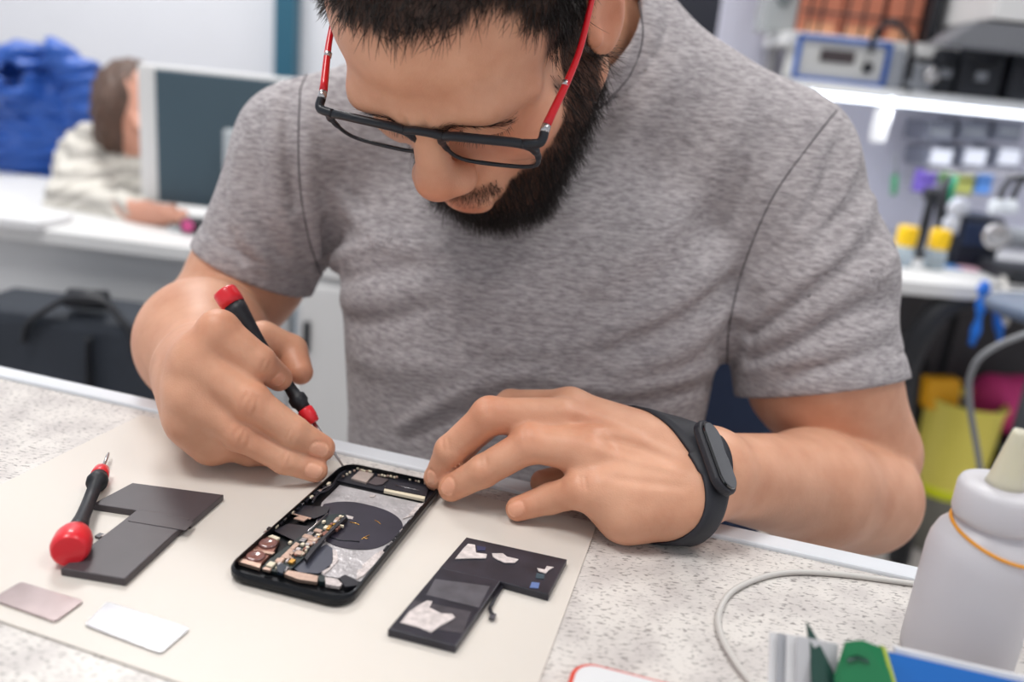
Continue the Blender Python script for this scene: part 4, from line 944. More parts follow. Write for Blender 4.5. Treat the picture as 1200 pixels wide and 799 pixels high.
for sx in (1, -1):
    pts, rad = rim(sx); c_ = gp3(sx*.0385, .0197); k = len(pts); vs = [gp3(x, y, -.0006) for x, y in pts]+[gp3(x, y, .0006) for x, y in pts]
    MB().add(vs, [tuple(range(k)), tuple(range(k, 2*k))[::-1]]+[(i, i+k, (i+1) % k+k, (i+1) % k) for i in range(k)]).build('lens', lensm, gl)
    MB().tube(spline([gp3(sx*.0130, .012, .001), gp3(sx*.0115, .015, .004), gp3(sx*.0120, .020, .006)], 4), .0014, 8).build('nose_pad', lensm, gl)
EARS = {1: hd(.0835, .004, .034), -1: hd(-.0835, .004, .034)}
for sx in (1, -1):
    a = gp3(sx*(GW/2), .0040, .0080); e_ = EARS[sx]; c_ = HM@np.array([sx*1., 0, 0]); m1 = a+(e_-a)*.5+c_*.004; tail = e_+HM@np.array([0, .022, -.016]); tail2 = e_+HM@np.array([-sx*.002, .032, -.038])
    d_ = (e_-a)/np.linalg.norm(e_-a); MB().tube([a-d_*.001, a+d_*.0015, a+d_*.004], [.0027, .0028, .0026], 10).build('hinge', steel, gl, label='silver hinge')
    q = spline([a+d_*.004, m1, e_, tail, tail2], 8); MB().tube(q, list(np.interp(np.linspace(0, 1, len(q)), [0, .25, .6, 1], [.0026, .0019, .0017, .0022])), 10).build('temple', gred, gl, label='red temple')
    p = a+(m1-a)*.62; MB().tube([p-d_*.0014, p+d_*.0014], .00245, 12).build('temple_band', steel, gl)
# ================================================================== fitness band on the left wrist
w0 = tab(836, 556, .034); ad = at(950, 572, .588)-WL; ad /= np.linalg.norm(ad)
# watch frame: out = outward direction of the face, across = around the wrist
fc = body.cast(834, 542); g_ = np.array([body.ev((fc+e)[None])[0]-body.ev((fc-e)[None])[0] for e in np.eye(3)*.001]); g_ /= np.linalg.norm(g_)
ctr = WL+ad*((fc-WL)@ad)
wt = empty('fitness_band', ctr, 'black fitness band with a glossy pill-shaped screen on the resting wrist', 'wristband')
tl = (ad+.12*np.cross(ad, g_)); tl = tl/np.linalg.norm(tl)
def ringpt(a, off, s):                                # a angle around the arm, s along the arm
    nrm = g_-tl*(g_@tl); nrm /= np.linalg.norm(nrm); bi = np.cross(tl, nrm); dr = nrm*math.cos(a)+bi*math.sin(a); c = ctr+tl*s; lo, hi = 0.0, .07
    for _ in range(22):
        mid = (lo+hi)/2
        if body.ev((c+dr*mid)[None], c+dr*mid, 0., .03)[0] < off: lo = mid
        else: hi = mid
    return c+dr*lo, dr
band = MB(); NA_ = 56; rows = []
for i in range(NA_):
    a = 2*PI*i/NA_; wdt = .0104 if abs(((a+PI) % (2*PI))-PI) < .65 else .0092
    sec = [(-wdt, .0003), (-wdt, .0016), (-wdt*.6, .0023), (wdt*.6, .0023), (wdt, .0016), (wdt, .0003)]
    rows.append([ringpt(a, o_, s_)[0] for s_, o_ in sec])
for r in rows: band.v += [tuple(p) for p in r]
for i in range(NA_):
    j = (i+1) % NA_
    for k in range(6):
        l = (k+1) % 6; band.f.append((i*6+k, j*6+k, j*6+l, i*6+l)); band.mi.append(0); band.sm.append(True)
band.build('strap', mat('black_silicone', (40, 41, 48), rough=.55), wt)
p0, d0 = ringpt(0, .0016, 0); acr = np.cross(d0, tl); WAx = np.array([acr, tl, d0])
def pill(L, w, n=12):
    return [((L/2-w/2)*(1 if math.cos(a) > 0 else -1)+w/2*math.cos(a), w/2*math.sin(a)) for a in np.linspace(0, 2*PI, 2*n, endpoint=False)+PI/2/n/2]
p0 = p0-d0*.0016
MB().prism(pill(.050, .0215), 0, .0058, WAx, p0, bev=.0016).build('case', mat('black_silicone_case', (36, 37, 44), rough=.5), wt)
MB().prism(pill(.0455, .0178), .0055, .0076, WAx, p0, bev=.0010).build('screen', mat('glossy_black_glass', (10, 12, 16), rough=.06, coat=1., spec=.8), wt, label='glossy black screen')

# ================================================================== the room and what stands behind
def st(o, name=None): o['kind'] = 'structure'; return o
wallm = mat('painted_wall', (222, 224, 230), rough=.85, var=.02, vscale=3); floorm = mat('pale_floor', (206, 200, 196), rough=.35, var=.04, vscale=5); ceilm = mat('ceiling_white', (232, 232, 232), rough=.9)
teal = mat('teal_profile', (44, 94, 116), rough=.4)
X0, X1, Y0, Y1, ZC = -2.6, 2.7, -2.2, 3.0, 2.75
def b6(name, x0, x1, y0, y1, z0, z1, m, parent=None, bev=0., label=None, kind=None):
    o = MB().box(((x0+x1)/2, (y0+y1)/2, (z0+z1)/2), (x1-x0, y1-y0, z1-z0), bev=bev).build(name, m, parent, label=label)
    if kind: o['kind'] = kind
    return o
b6('floor', X0-.1, X1+.1, Y0, Y1+.1, -.1, 0, floorm, kind='structure')
b6('wall_back', X0-.1, X1+.1, Y1, Y1+.1, 0, ZC, wallm, kind='structure')
b6('wall_left', X0-.1, X0, Y0, Y1, 0, ZC, wallm, kind='structure'); b6('wall_right', X1, X1+.1, Y0, Y1, 0, ZC, wallm, kind='structure')
b6('ceiling', X0-.1, X1+.1, Y0, Y1+.1, ZC, ZC+.1, ceilm, kind='structure')
a, b_ = at(322, 60, 2.94), at(346, 60, 2.94); b6('trim_1', a[0], b_[0], 2.93, 2.999, 0, ZC-.001, teal, kind='structure')
def px_box(name, x0, y0, x1, y1, Y, dep, m, parent=None, bev=0., label=None, roll=0.):
    """box whose front face spans the given pixel rectangle at depth Y"""
    c = at((x0+x1)/2, (y0+y1)/2, Y); w = (x1-x0)/F*Y*1.0; h = (y1-y0)/F*Y
    return MB().box((c[0], c[1]+dep/2, c[2]), (w, dep, h), bev=bev).build(name, m, parent, label=label)
# ---- left desk
DA, DB = tab(0, 263, -.05), tab(230, 291, -.05); DX = (DB-DA)/np.linalg.norm(DB-DA); DN = np.array([-DX[1], DX[0], 0]); DAX = np.array([DX, DN, UP])
def dk(x, y, z): return DA*np.array([1, 1, 0])+DX*x+DN*y+UP*z
DZ = T-.05
desk = empty('office_desk', dk(.2, .25, 0), 'white office desk at the back left carrying the monitor', 'desk')
MB().box(dk(.10, .27, DZ-.0125), (1.50, .54, .025), DAX, bev=.003).build('desktop', white, desk)
MB().box(dk(-.05, .05, (DZ-.025)/2), (1.10, .02, DZ-.025), DAX).build('front_panel', mat('pale_grey_panel', (206, 208, 211), rough=.5), desk)
MB().box(dk(-.62, .28, (DZ-.025)/2), (.02, .44, DZ-.025), DAX).build('side_panel', white, desk)
ped = empty('drawer_cabinet', dk(.70, .25, 0), 'white cabinet with a black upright handle seen between the arm and the chest', 'cabinet')
ca, cb = at(349, 420, 1.36), at(470, 420, 1.36)
b6('cabinet_body', ca[0], cb[0], 1.36, 1.80, 0.0, DZ-.03, white, ped, bev=.004); b6('cabinet_door', ca[0]+.006, cb[0]-.006, 1.345, 1.36, .02, DZ-.04, white, ped, bev=.003)
px_box('handle', 354, 376, 362, 416, 1.335, .012, blkr, ped, bev=.003, label='black upright handle')
# ---- monitor
slate = mat('slate_monitor', (66, 86, 98), rough=.35, coat=.2); silver = mat('silver_stand', (190, 196, 200), rough=.35, metal=.3)
mA, mB_ = at(157, 160, 1.60), at(330, 170, 1.585); mA[2] = mB_[2] = 0; MX = (mB_-mA)/np.linalg.norm(mB_-mA); MN = np.array([-MX[1], MX[0], 0]); MAX_ = np.array([MX, MN, UP]); zt, zb_ = at(155, 73, 1.60)[2], at(168, 236, 1.60)[2]
mon = empty('computer_monitor', mA+MX*.24+UP*DZ, 'large monitor with a white edge and slate back on the far desk', 'monitor')
MB().box(mA+MX*.27+MN*.022+UP*(zt+zb_)/2, (.53, .030, zt-zb_), MAX_, bev=.006).build('display_housing', white, mon, label='white housing and edge')
MB().box(mA+MX*.288+MN*.004+UP*(zt+zb_-.006)/2, (.49, .008, zt-zb_-.009), MAX_, bev=.003).build('back_panel', slate, mon, label='slate grey back panel')
s0 = at(268, 198, 1.54); MB().box((s0[0]+.01, 1.555, (DZ+s0[2]+.07)/2), (.050, .016, s0[2]+.07-DZ), bev=.006).build('stand_neck', silver, mon)
MB().prism(rrect(.22, .13, .02, 5), DZ+.0005, DZ+.008, o=(s0[0]+.01, 1.555, 0)).build('stand_foot', silver, mon)
# small things on the far desk
k = at(228, 255, 1.50); e = empty('desk_gadget', (k[0], k[1], DZ), 'small black desk gadget with a pink ring beside the far person\'s hand', 'gadget')
MB().box((k[0]+.012, k[1], DZ+.014), (.07, .04, .026), bev=.008).build('gadget_body', blkr, e); MB().lathe((k[0]-.004, k[1]-.021, DZ+.016), (0, -1, 0), [(.011, 0), (.011, .003), (.007, .004), (.006, .001)], 20).build('ring', mat('pink_ring', (214, 90, 150), rough=.4), e)
k = tab(22, 268, -.05); s_ = MB()
s_.box((k[0]-.03, k[1]+.05, DZ+.008), (.14, .10, .015), DAX, bev=.001); tag(s_.build('paper_stack', pap), 'white stack of paper at the left end of the far desk', 'paper')
# ---- person behind the monitor
fp2 = Sdf(); Yp = 1.86
fp2.ell(at(158, 128, Yp), (.070, .085, .095), k=.01); fp2.ell(at(164, 150, Yp-.03), (.052, .06, .065), k=.03); fp2.cone(at(156, 165, Yp), at(146, 200, Yp+.03), .048, .055, k=.02)
fp2.cone(at(118, 188, Yp), at(180, 190, Yp+.02), .06, .06, k=.03); fp2.cone(at(140, 215, Yp+.03), W(at(150, 260, Yp)[0], Yp+.04, -.35), .12, .13, k=.04)
fp2.cone(at(112, 190, Yp-.02), at(92, 244, Yp-.20), .050, .045, k=.02); fp2.cone(at(92, 244, Yp-.20), at(172, 252, 1.56), .042, .026, k=.01); fp2.cone(at(172, 252, 1.56), at(196, 252, 1.53), .026, .020, k=.01)
for i in range(4): fp2.cone(at(192, 251, 1.53), at(216, 249+i*3.5, 1.515-i*.004), .010, .0075, k=.004)
fp2.cone(at(188, 250, 1.53), at(204, 243, 1.54), .010, .008, k=.004)
fp2.cone(at(160, 140, Yp-.085), at(163, 150, Yp-.10), .010, .012, k=.01)
V2, Q2 = fp2.mesh((at(60, 0, Yp)[0]-.05, 1.40, T-.42), (at(240, 0, Yp)[0]+.12, 2.12, at(140, 60, Yp)[2]), .0065)
me2 = np_mesh('person', V2, Q2); far = link('person', me2, mat('far_skin', (206, 150, 128), rough=.5, sss=.1)); tag(far, 'person in a cream knitted sweater leaning on the far desk behind the monitor', 'person')
sw = Sdf(); sw.cone(at(118, 188, Yp), at(180, 190, Yp+.02), .072, .072, k=.03); sw.cone(at(140, 215, Yp+.03), W(at(150, 260, Yp)[0], Yp+.04, -.35), .132, .142, k=.04)
sw.cone(at(112, 190, Yp-.02), at(90, 244, Yp-.20), .064, .060, k=.02); sw.cone(at(90, 244, Yp-.20), at(160, 252, 1.58), .056, .034, k=.01)
sw.ell(at(142, 178, Yp), (.075, .07, .03), k=.02)
sw.func('disp', lambda p: .004*np.sin(p[:, 2]*190+6*np.sin(p[:, 0]*25))+.002*np.sin(p[:, 0]*400), at(130, 210, Yp), .5)
V3, Q3 = sw.mesh((at(60, 0, Yp)[0]-.08, 1.40, T-.42), (at(240, 0, Yp)[0]+.12, 2.12, at(140, 100, Yp)[2]), .0065)
knit, n, b = nt('cream_knit'); tc = n.nodes.new('ShaderNodeTexCoord'); wv = n.nodes.new('ShaderNodeTexWave'); wv.bands_direction = 'Z'; wv.inputs['Scale'].default_value = 9; wv.inputs['Distortion'].default_value = 2.5; wv.inputs['Detail'].default_value = 2
n.links.new(tc.outputs['Object'], wv.inputs['Vector']); cr = n.nodes.new('ShaderNodeValToRGB'); cr.color_ramp.elements[0].position = .25; cr.color_ramp.elements[0].color = lin((178, 174, 168)); cr.color_ramp.elements[1].position = .6; cr.color_ramp.elements[1].color = lin((214, 210, 202)); n.links.new(wv.outputs['Fac'], cr.inputs[0]); n.links.new(cr.outputs[0], b.inputs['Base Color']); b.inputs['Roughness'].default_value = .95
link('sweater', np_mesh('sweater', V3, Q3), knit, far)
hr = Sdf(); hr.ell(at(154, 124, Yp+.01), (.080, .092, .100), k=.02); hr.ell(at(138, 156, Yp-.02), (.036, .06, .060), k=.03); hr.ell(at(137, 138, Yp-.055), (.038, .065, .075), k=.03); hr.ell(at(186, 158, Yp-.09), (.062, .07, .095), k=.01, op='sub')
hr.func('disp', lambda p: .0025*np.sin(p[:, 0]*260+p[:, 1]*90+3*np.sin(p[:, 2]*60)), at(134, 130, Yp), .2)
V4, Q4 = hr.mesh(at(134, 122, Yp+.015)-.14, at(134, 122, Yp+.015)+np.array([.20, .15, .15]), .006)
link('hair', np_mesh('hair', V4, Q4), mat('brown_hair', (84, 62, 52), rough=.6, var=.3, vscale=60), far)
# ---- blue quilted vest on a chair back
vs_ = Sdf(); Yv = 2.05
def vz(y): return at(55, y, Yv)[2]
vx = lambda x: at(x, 150, Yv)[0]
rows = [(vz(300), -40, 112), (vz(252), -38, 114), (vz(200), -30, 116), (vz(150), -26, 115), (vz(115), -22, 110), (vz(92), -5, 100), (vz(74), 20, 82), (vz(62), 40, 66)]
vs_.loft([(z, (vx(a)+vx(b))/2, Yv+.03, (vx(b)-vx(a))/2, .075 if i < 5 else .05) for i, (z, a, b) in enumerate(rows)], k=.02, e=2.3)
vs_.cone(at(35, 66, Yv), at(66, 58, Yv), .032, .028, k=.03); vs_.cone(at(62, 62, Yv-.02), at(66, 72, Yv-.02), .03, .03, k=.02)
vs_.cone(at(16, 78, Yv-.03), at(14, 96, Yv-.05), .060, .060, k=.03); vs_.cone(at(12, 86, Yv-.16), at(14, 86, Yv-.05), .026, .022, k=.01, op='sub')
vs_.cone(at(96, 86, Yv), at(108, 130, Yv-.01), .045, .05, k=.04)
vs_.func('disp', lambda p: -.008*np.exp(-(np.abs(((p[:, 2]-.10*(p[:, 0]+1.1))/.034+.5) % 1-.5)/.17)**2)+.004*np.sin(p[:, 0]*70+9*np.sin(p[:, 2]*30)), at(50, 150, Yv), .5)
V5, Q5 = vs_.mesh((vx(-60)-.02, Yv-.2, vz(305)), (vx(140), Yv+.16, vz(35)), .0075)
vest = link('quilted_vest', np_mesh('quilted_vest', V5, Q5), mat('blue_nylon', (30, 84, 172), rough=.42, sheen=.2, var=.08, vscale=14)); tag(vest, 'bright blue quilted vest hung over a chair back at the far left', 'vest')
ch = empty('office_chair', (vx(40), Yv+.06, 0), 'dark office chair under the blue vest', 'chair')
b6('backrest', vx(5), vx(75), Yv+.10, Yv+.13, vz(290), vz(120), blkr, ch, bev=.01); b6('seat', vx(-10), vx(95), Yv-.20, Yv+.12, .42, .48, blkr, ch, bev=.02)
MB().lathe((vx(40), Yv-.03, .05), UP, [(.03, 0), (.03, .38)], 16).build('column', blkr, ch)
for i in range(5): 
    a = 2*PI*i/5; MB().tube([(vx(40), Yv-.03, .07), (vx(40)+.26*math.cos(a), Yv-.03+.26*math.sin(a), .03)], [.02, .015], 8).build('leg', blkr, ch)
MB().box((vx(40), Yv+.13, (.46+vz(200))/2), (.06, .015, vz(200)-.44), bev=.004).build('back_bracket', blkr, ch)
# ---- black carry bag in front of the far desk
bagm = mat('black_canvas', (44, 50, 60), rough=.7, bump=.3, bscale=400, var=.08, vscale=20)
q0, q1_ = at(-60, 352, 1.22), at(184, 392, 1.20); BXx = q1_-q0; BXx[2] = 0; BL = np.linalg.norm(BXx); BXx /= BL; BAX = np.array([BXx, [-BXx[1], BXx[0], 0], UP]); zt_ = at(90, 376, 1.2)[2]; bc = (q0+q1_)/2; 
bag = empty('carry_bag', (bc[0], bc[1]+.1, 0), 'black canvas carry bag with upright handles in front of the far desk', 'bag')
MB().box((bc[0]-BAX[1][0]*-.07, bc[1]+.075, zt_/2), (BL, .14, zt_), BAX, bev=.02).build('bag_body', bagm, bag)
for off in (0, .07):
    pts = [at(28, 400, 1.205+off), at(34, 378, 1.205+off), at(62, 358, 1.21+off), at(84, 349, 1.21+off), at(120, 352, 1.21+off), at(140, 372, 1.21+off), at(152, 388, 1.21+off), at(156, 410, 1.205+off)]
    MB().tube(spline(pts, 6), .008, 8, flat=.6).build('handle', blkr, bag)
MB().tube([at(82, 349, 1.245), at(124, 352, 1.245)], .016, 12).build('grip', blkr, bag)
MB().tube(spline([at(104, 396, 1.20), at(104, 440, 1.20), at(110, 520, 1.20)], 4), .010, 8, flat=.3).build('strap', blkr, bag)
# ---- dark locker
lk = empty('tall_locker', ((at(740, 30, 2.6)[0]+at(895, 30, 2.6)[0])/2, 2.75, 0), 'tall dark grey locker against the back wall behind the man\'s shoulder', 'locker')
a, b_ = at(735, 30, 2.6), at(893, 30, 2.6); dk_ = mat('anthracite', (40, 42, 52), rough=.5)
b6('locker_body', a[0], b_[0], 2.6, 2.98, 0, 2.0, dk_, lk, bev=.005); b6('locker_door', a[0]+.01, b_[0]-.01, 2.585, 2.6, .06, 1.96, dk_, lk, bev=.004)
MB().box((a[0]+.04, 2.575, 1.0), (.012, .018, .16), bev=.004).build('handle', steel, lk)
# ---- right bench at the back
RA, RBp = tab(1000, 323, -.03), tab(1200, 341, -.03); RX = (RBp-RA)/np.linalg.norm(RBp-RA); RN = np.array([-RX[1], RX[0], 0]); RAX = np.array([RX, RN, UP]); RZ = T-.03
def rk(x, y, z): return RA*np.array([1, 1, 0])+RX*x+RN*y+UP*z
b2 = empty('rear_bench', rk(.5, .3, 0), 'white rear workbench on cream legs loaded with tools at the back right', 'workbench')
MB().box(rk(.52, .29, RZ-.014), (1.40, .58, .028), RAX, bev=.003).build('benchtop', white, b2)
crm = mat('cream_metal', (196, 186, 172), rough=.5)
for x, y in ((.085, .06), (.125, .50), (1.16, .06), (1.16, .50)): MB().box(rk(x, y, (RZ-.028)/2), (.035, .035, RZ-.028), RAX, bev=.003).build('leg', crm, b2)
lav = mat('lavender_panel', (206, 206, 222), rough=.6)
pn = MB().box(rk(.52, .60, (RZ+1.12)/2+.12), (1.42, .02, 1.10-RZ+.28), RAX).build('back_panel', lav, b2, label='pale lavender back panel')
SZ = at(1040, 112, 1.95)[2]
sh = empty('tool_shelf', rk(.5, .45, SZ), 'white shelf with light tubes under its front edge over the rear bench', 'shelf')
MB().box(rk(.52, .46, SZ+.008), (1.40, .26, .016), RAX, bev=.002).build('board', white, sh)
for x in (-.12, 1.18): MB().box(rk(x, .575, SZ-.05), (.02, .03, .11), RAX).build('bracket', steel, sh)
ledm = mat('led_tube', (236, 244, 255), emis=4.5)
def tubelight(xa, xb, lab):
    p, q = at(xa, 118+(xa-985)*.055, 1.93), at(xb, 118+(xb-985)*.055, 1.93); p[2] = q[2] = SZ-.013; e = empty('tube_light', (p+q)/2+UP*.013, lab, 'lamp', 'tube lights under the tool shelf')
    d = (q-p)/np.linalg.norm(q-p); MB().tube([p+UP*.002, q+UP*.002], .0085, 12).build('tube', ledm, e, label='glowing white tube'); MB().box((p+q)/2+UP*.009, (np.linalg.norm(q-p), .022, .006), axes(d)).build('lamp_base', white, e)
ledl = bpy.data.lights.new('tube_lamp', 'AREA'); ledl.shape = 'RECTANGLE'; ledl.size = 1.1; ledl.size_y = .02; ledl.energy = 2.6; ledl.color = (.93, .95, 1); ledo = bpy.data.objects.new('tube_lamp', ledl); C.objects.link(ledo); ledo.location = at(1120, 126, 1.925)+UP*-.012; ledo.location.z = SZ-.026; ledo.rotation_euler = (-.25, 0, 0)
tubelight(950, 1038, 'short lit tube under the tool shelf, nearest the man'); tubelight(1043, 1290, 'long lit tube under the tool shelf, running out at the right')
hang = at(1032, 146, 1.92); tg = empty('price_tag', hang, 'white blank tag hanging tilted below the tube lights', 'tag')
MB().prism(rrect(.058, .075, .008, 3), -.001, .001, rotm(0, math.radians(90), 0).T@np.array([[math.cos(.6), math.sin(.6), 0], [-math.sin(.6), math.cos(.6), 0], [0, 0, 1]]), hang).build('tag_card', pap, tg); MB().tube([hang+[.02, 0, .03], hang+[.03, .0, .055]], .0012, 6).build('string', pap, tg)
def thing1(o, lab, cat, grp=None): return tag(o, lab, cat, grp)
SY = 1.97
# power supply
psx0, psx1 = 932, 1034
ps = empty('power_supply', (at(983, 110, SY)[0], SY+.05, SZ+.016), 'bench power supply in a blue frame on the tool shelf', 'power supply')
c = at(983, 88, SY); hh = c[2]-(SZ+.016); blf = mat('blue_frame', (52, 98, 178), rough=.4)
MB().box((c[0], SY+.06, SZ+.022+.040), (.19, .11, .078), bev=.003).build('case', mat('case_grey', (206, 206, 204), rough=.5), ps)
for z in (SZ+.020, SZ+.106): MB().box((c[0], SY-.001, z), (.208, .014, .010), bev=.002).build('frame_bar', blf, ps)
for x in (-.099, .099): MB().box((c[0]+x, SY-.001, SZ+.063), (.010, .014, .094), bev=.002).build('frame_bar', blf, ps)
MB().box((c[0]-.01, SY+.003, SZ+.072), (.075, .006, .026)).build('display', mat('display_dark', (70, 60, 62), rough=.2), ps)
MB().lathe((c[0]+.06, SY+.004, SZ+.055), (0, -1, 0), [(.012, 0), (.011, .010), (.0001, .010)], 16).build('knob', blkr, ps)
# upper shelf with orange boxes behind a black wire rack
UZ = at(1020, 62, 2.02)[2]
us = empty('upper_shelf', (at(1020, 60, 2.0)[0], 2.1, UZ), 'white upper wall shelf above the blue power supply', 'shelf')
b6('board', at(918, 60, 2.0)[0], at(1140, 60, 2.0)[0], 1.99, 2.19, UZ, UZ+.028, white, us, bev=.002); b6('wood_end', at(940, 60, 1.985)[0], at(976, 60, 1.985)[0], 1.984, 1.992, UZ+.001, UZ+.020, mat('pale_wood', (214, 180, 110), rough=.5), us)
for x in (at(925, 60, 2.)[0], at(1130, 60, 2.)[0]): b6('bracket', x-.01, x+.01, 2.14, 2.19, UZ-.10, UZ, steel, us)
orm = mat('orange_card', (206, 126, 98), rough=.6, var=.06, vscale=10)
for i, (x0, x1, lab) in enumerate(((938, 985, 'orange carton on the upper shelf, nearest the clear box'), (988, 1036, 'orange carton in the middle of the upper shelf'), (1040, 1080, 'orange carton on the upper shelf, nearest the black edge'))):
    xa, xb = at(x0, 20, 2.04)[0], at(x1, 20, 2.04)[0]; e = empty('carton', ((xa+xb)/2, 2.1, UZ+.028), lab, 'box', 'orange cartons on the upper shelf')
    b6('carton_body', xa, xb, 2.04, 2.16, UZ+.0285, UZ+.20, orm, e, bev=.002); b6('label_panel', xa+.01, xb-.01, 2.0385, 2.0405, UZ+.03, UZ+.055, mat('peach_print', (236, 170, 130), rough=.6), e)
rk2 = empty('wire_rack', (at(1010, 45, 2.02)[0], 2.02, UZ+.028), 'black wire rack in front of the orange cartons', 'rack')
for x0 in (948, 962, 992, 1012, 1034, 1062): 
    p = at(x0, 20, 2.02); MB().tube([(p[0], 2.02, UZ+.029), (p[0]+.004, 2.02, UZ+.20)], .0028, 6).build('wire', blkr, rk2)
for z in (.075, .15): MB().tube([(at(940, 20, 2.02)[0], 2.02, UZ+z), (at(1082, 20, 2.02)[0], 2.02, UZ+z)], .003, 6).build('rail', blkr, rk2)
p = at(1090, 20, 2.03); tag(b6('display_panel', p[0]-.012, p[0]+.012, 2.0, 2.16, UZ+.028, UZ+.22, blkr, None, bev=.003), 'black upright panel beside the orange cartons', 'panel')
clr = mat('clear_plastic', (214, 220, 220), rough=.2, trans=.5); p0_, p1_ = at(896, 20, 2.06), at(934, 20, 2.06)
e = empty('storage_box', ((p0_[0]+p1_[0])/2, 2.1, UZ+.028), 'clear plastic box with grey parts at the left end of the upper shelf', 'box')
b6('box_body', p0_[0], p1_[0], 2.06, 2.15, UZ+.0285, UZ+.20, clr, e, bev=.004); MB().sph(((p0_[0]+p1_[0])/2, 2.055, UZ+.12), (.022, .012, .04), 12).build('grey_part', mat('grey_part', (120, 128, 130), rough=.4), e)
# lamp arm, clamp, black cases on the tool shelf
q = spline([at(1021, 62, 1.96), at(1026, 38, 1.95), at(1045, 27, 1.94), at(1062, 38, 1.94), at(1069, 60, 1.95), at(1065, 108, 1.96)], 6)
tag(MB().tube(q, .006, 8).build('cable_loop', blkr), 'black cable looping in front of the upper shelf', 'cable')
e = empty('clamp', (at(1072, 108, 1.95)[0], 1.97, SZ+.016), 'grey metal clamp on the tool shelf', 'clamp'); gy = mat('grey_casting', (150, 154, 162), rough=.45, metal=.3)
p = at(1048, 90, 1.96); b6('clamp_jaw', p[0]-.016, p[0]+.016, 1.95, 2.0, SZ+.017, SZ+.10, gy, e, bev=.006); p = at(1078, 92, 1.96); b6('clamp_body', p[0]-.03, p[0]+.03, 1.95, 2.02, SZ+.017, SZ+.075, gy, e, bev=.012); MB().lathe((p[0]+.015, 1.945, SZ+.05), (0, -1, 0), [(.016, 0), (.016, .01), (.008, .012), (.0001, .012)], 16).build('knob', steel, e)
for i, (x0, x1, h, lab) in enumerate(((1093, 1120, .095, 'small black case on the tool shelf beside the clamp'), (1122, 1176, .115, 'large black case on the tool shelf'), (1184, 1240, .11, 'black case on the tool shelf at the right border'))):
    xa, xb = at(x0, 90, 1.97)[0], at(x1, 90, 1.97)[0]; e = empty('tool_case', ((xa+xb)/2, 2.02, SZ+.016), lab, 'case', 'black tool cases'); b6('case_body', xa, xb, 1.97, 2.07, SZ+.0165, SZ+.016+h, mat('case_black_%d' % i, (30+4*i, 33+4*i, 42+4*i), rough=.45), e, bev=.010); b6('latch', (xa+xb)/2-.012, (xa+xb)/2+.012, 1.962, 1.971, SZ+.05, SZ+.07, gy, e, bev=.002)
    MB().tube(spline([(xa+.012, 1.968, SZ+.016+h*.75), ((xa+xb)/2, 1.955, SZ+.016+h*.55), (xb-.012, 1.968, SZ+.016+h*.75)], 5), .004, 8).build('handle', blkr, e)
# overhead cabinet at the upper right
p = at(1132, 30, 1.80); oc = empty('wall_cabinet', (p[0]+.25, 2.0, at(1150, 40, 1.8)[2]), 'white wall cabinet with a grey underside in the upper right corner', 'cabinet')
zc = at(1165, 22, 1.80)[2]; b6('cabinet_body', p[0]+.05, p[0]+.6, 1.80, 2.19, zc, zc+.4, white, oc, bev=.003); 
MB().prism([(0, 0), (.055, .045), (.62, .045), (.62, -.002)], 0, .10, np.array([[1, 0, 0], [0, 0, 1], [0, 1, 0]]), (p[0]-.03, 1.80, zc-.052)).build('underside_wedge', mat('underside_grey', (120, 122, 128), rough=.5), oc)  # grey wedge forming the cabinet's dark underside, no lamp in it
b6('door_grip', p[0]+.12, p[0]+.18, 1.788, 1.801, zc+.02, zc+.034, blkr, oc, bev=.003)
# parts bins on the panel
PYp = rk(0, .59, 0)[1]-.03
bn_w = mat('bin_label', (226, 228, 238), rough=.5); bn_g = mat('bin_grey', (128, 132, 148), rough=.5, trans=.2)
names = [['upper grey parts bin at the left end', 'upper grey parts bin in the middle', 'upper grey parts bin at the right end'], ['lower grey parts bin with a white label, left end', 'lower grey parts bin with a white label, middle', 'lower grey parts bin with a white label, right end']]
for r_, yc in enumerate((153, 184)):
    for c_i, xc in enumerate((1102, 1142, 1182)):
        p = at(xc, yc, 2.05); e = empty('parts_bin', (p[0], 2.08, p[2]-.025), names[r_][c_i]+' behind the rear bench', 'parts bin', 'parts bins on the rear panel')
        b6('bin_body', p[0]-.034, p[0]+.034, 2.05, 2.17, p[2]-.026, p[2]+.022, bn_g, e, bev=.004); b6('bin_label', p[0]-.024, p[0]+.024, 2.045, 2.051, p[2]-(.010 if r_ == 0 else .018), p[2]+(.004 if r_ == 0 else .018), bn_w if r_ else gy, e)
p, q_ = at(1085, 200, 2.04), at(1240, 206, 2.04); tag(MB().tube([p, q_], .004, 6).build('hanging_rail', steel), 'thin steel rail under the parts bins', 'rail')
for nm, x, y, w_, h_, col, lab in (('pouch', 1083, 212, 24, 26, (118, 96, 190), 'purple pouch hanging under the parts bins'), ('pouch', 1124, 216, 30, 22, (172, 176, 96), 'olive-yellow pouch hanging under the parts bins'), ('pouch', 1152, 214, 18, 26, (88, 140, 214), 'blue pouch hanging under the parts bins'), ('pouch', 1108, 206, 12, 14, (120, 190, 90), 'small green pouch hanging under the parts bins')):
    p = at(x, y, 2.07); tag(MB().box(p, (w_*.0021, .02, h_*.0021), bev=.006).build(nm, mat('pouch_%d' % x, col, rough=.5)), lab, 'pouch', 'coloured pouches on the rail')
e = empty('brush', at(1050, 205, 2.10), 'small hanging brush with a green end on the rear panel', 'brush'); MB().tube([at(1050, 180, 2.11), at(1049, 205, 2.11)], .005, 8).build('handle', gy, e); MB().tube([at(1049, 205, 2.11), at(1047, 228, 2.11)], .008, 8).build('green_end', mat('green_end', (70, 160, 110), rough=.5), e)
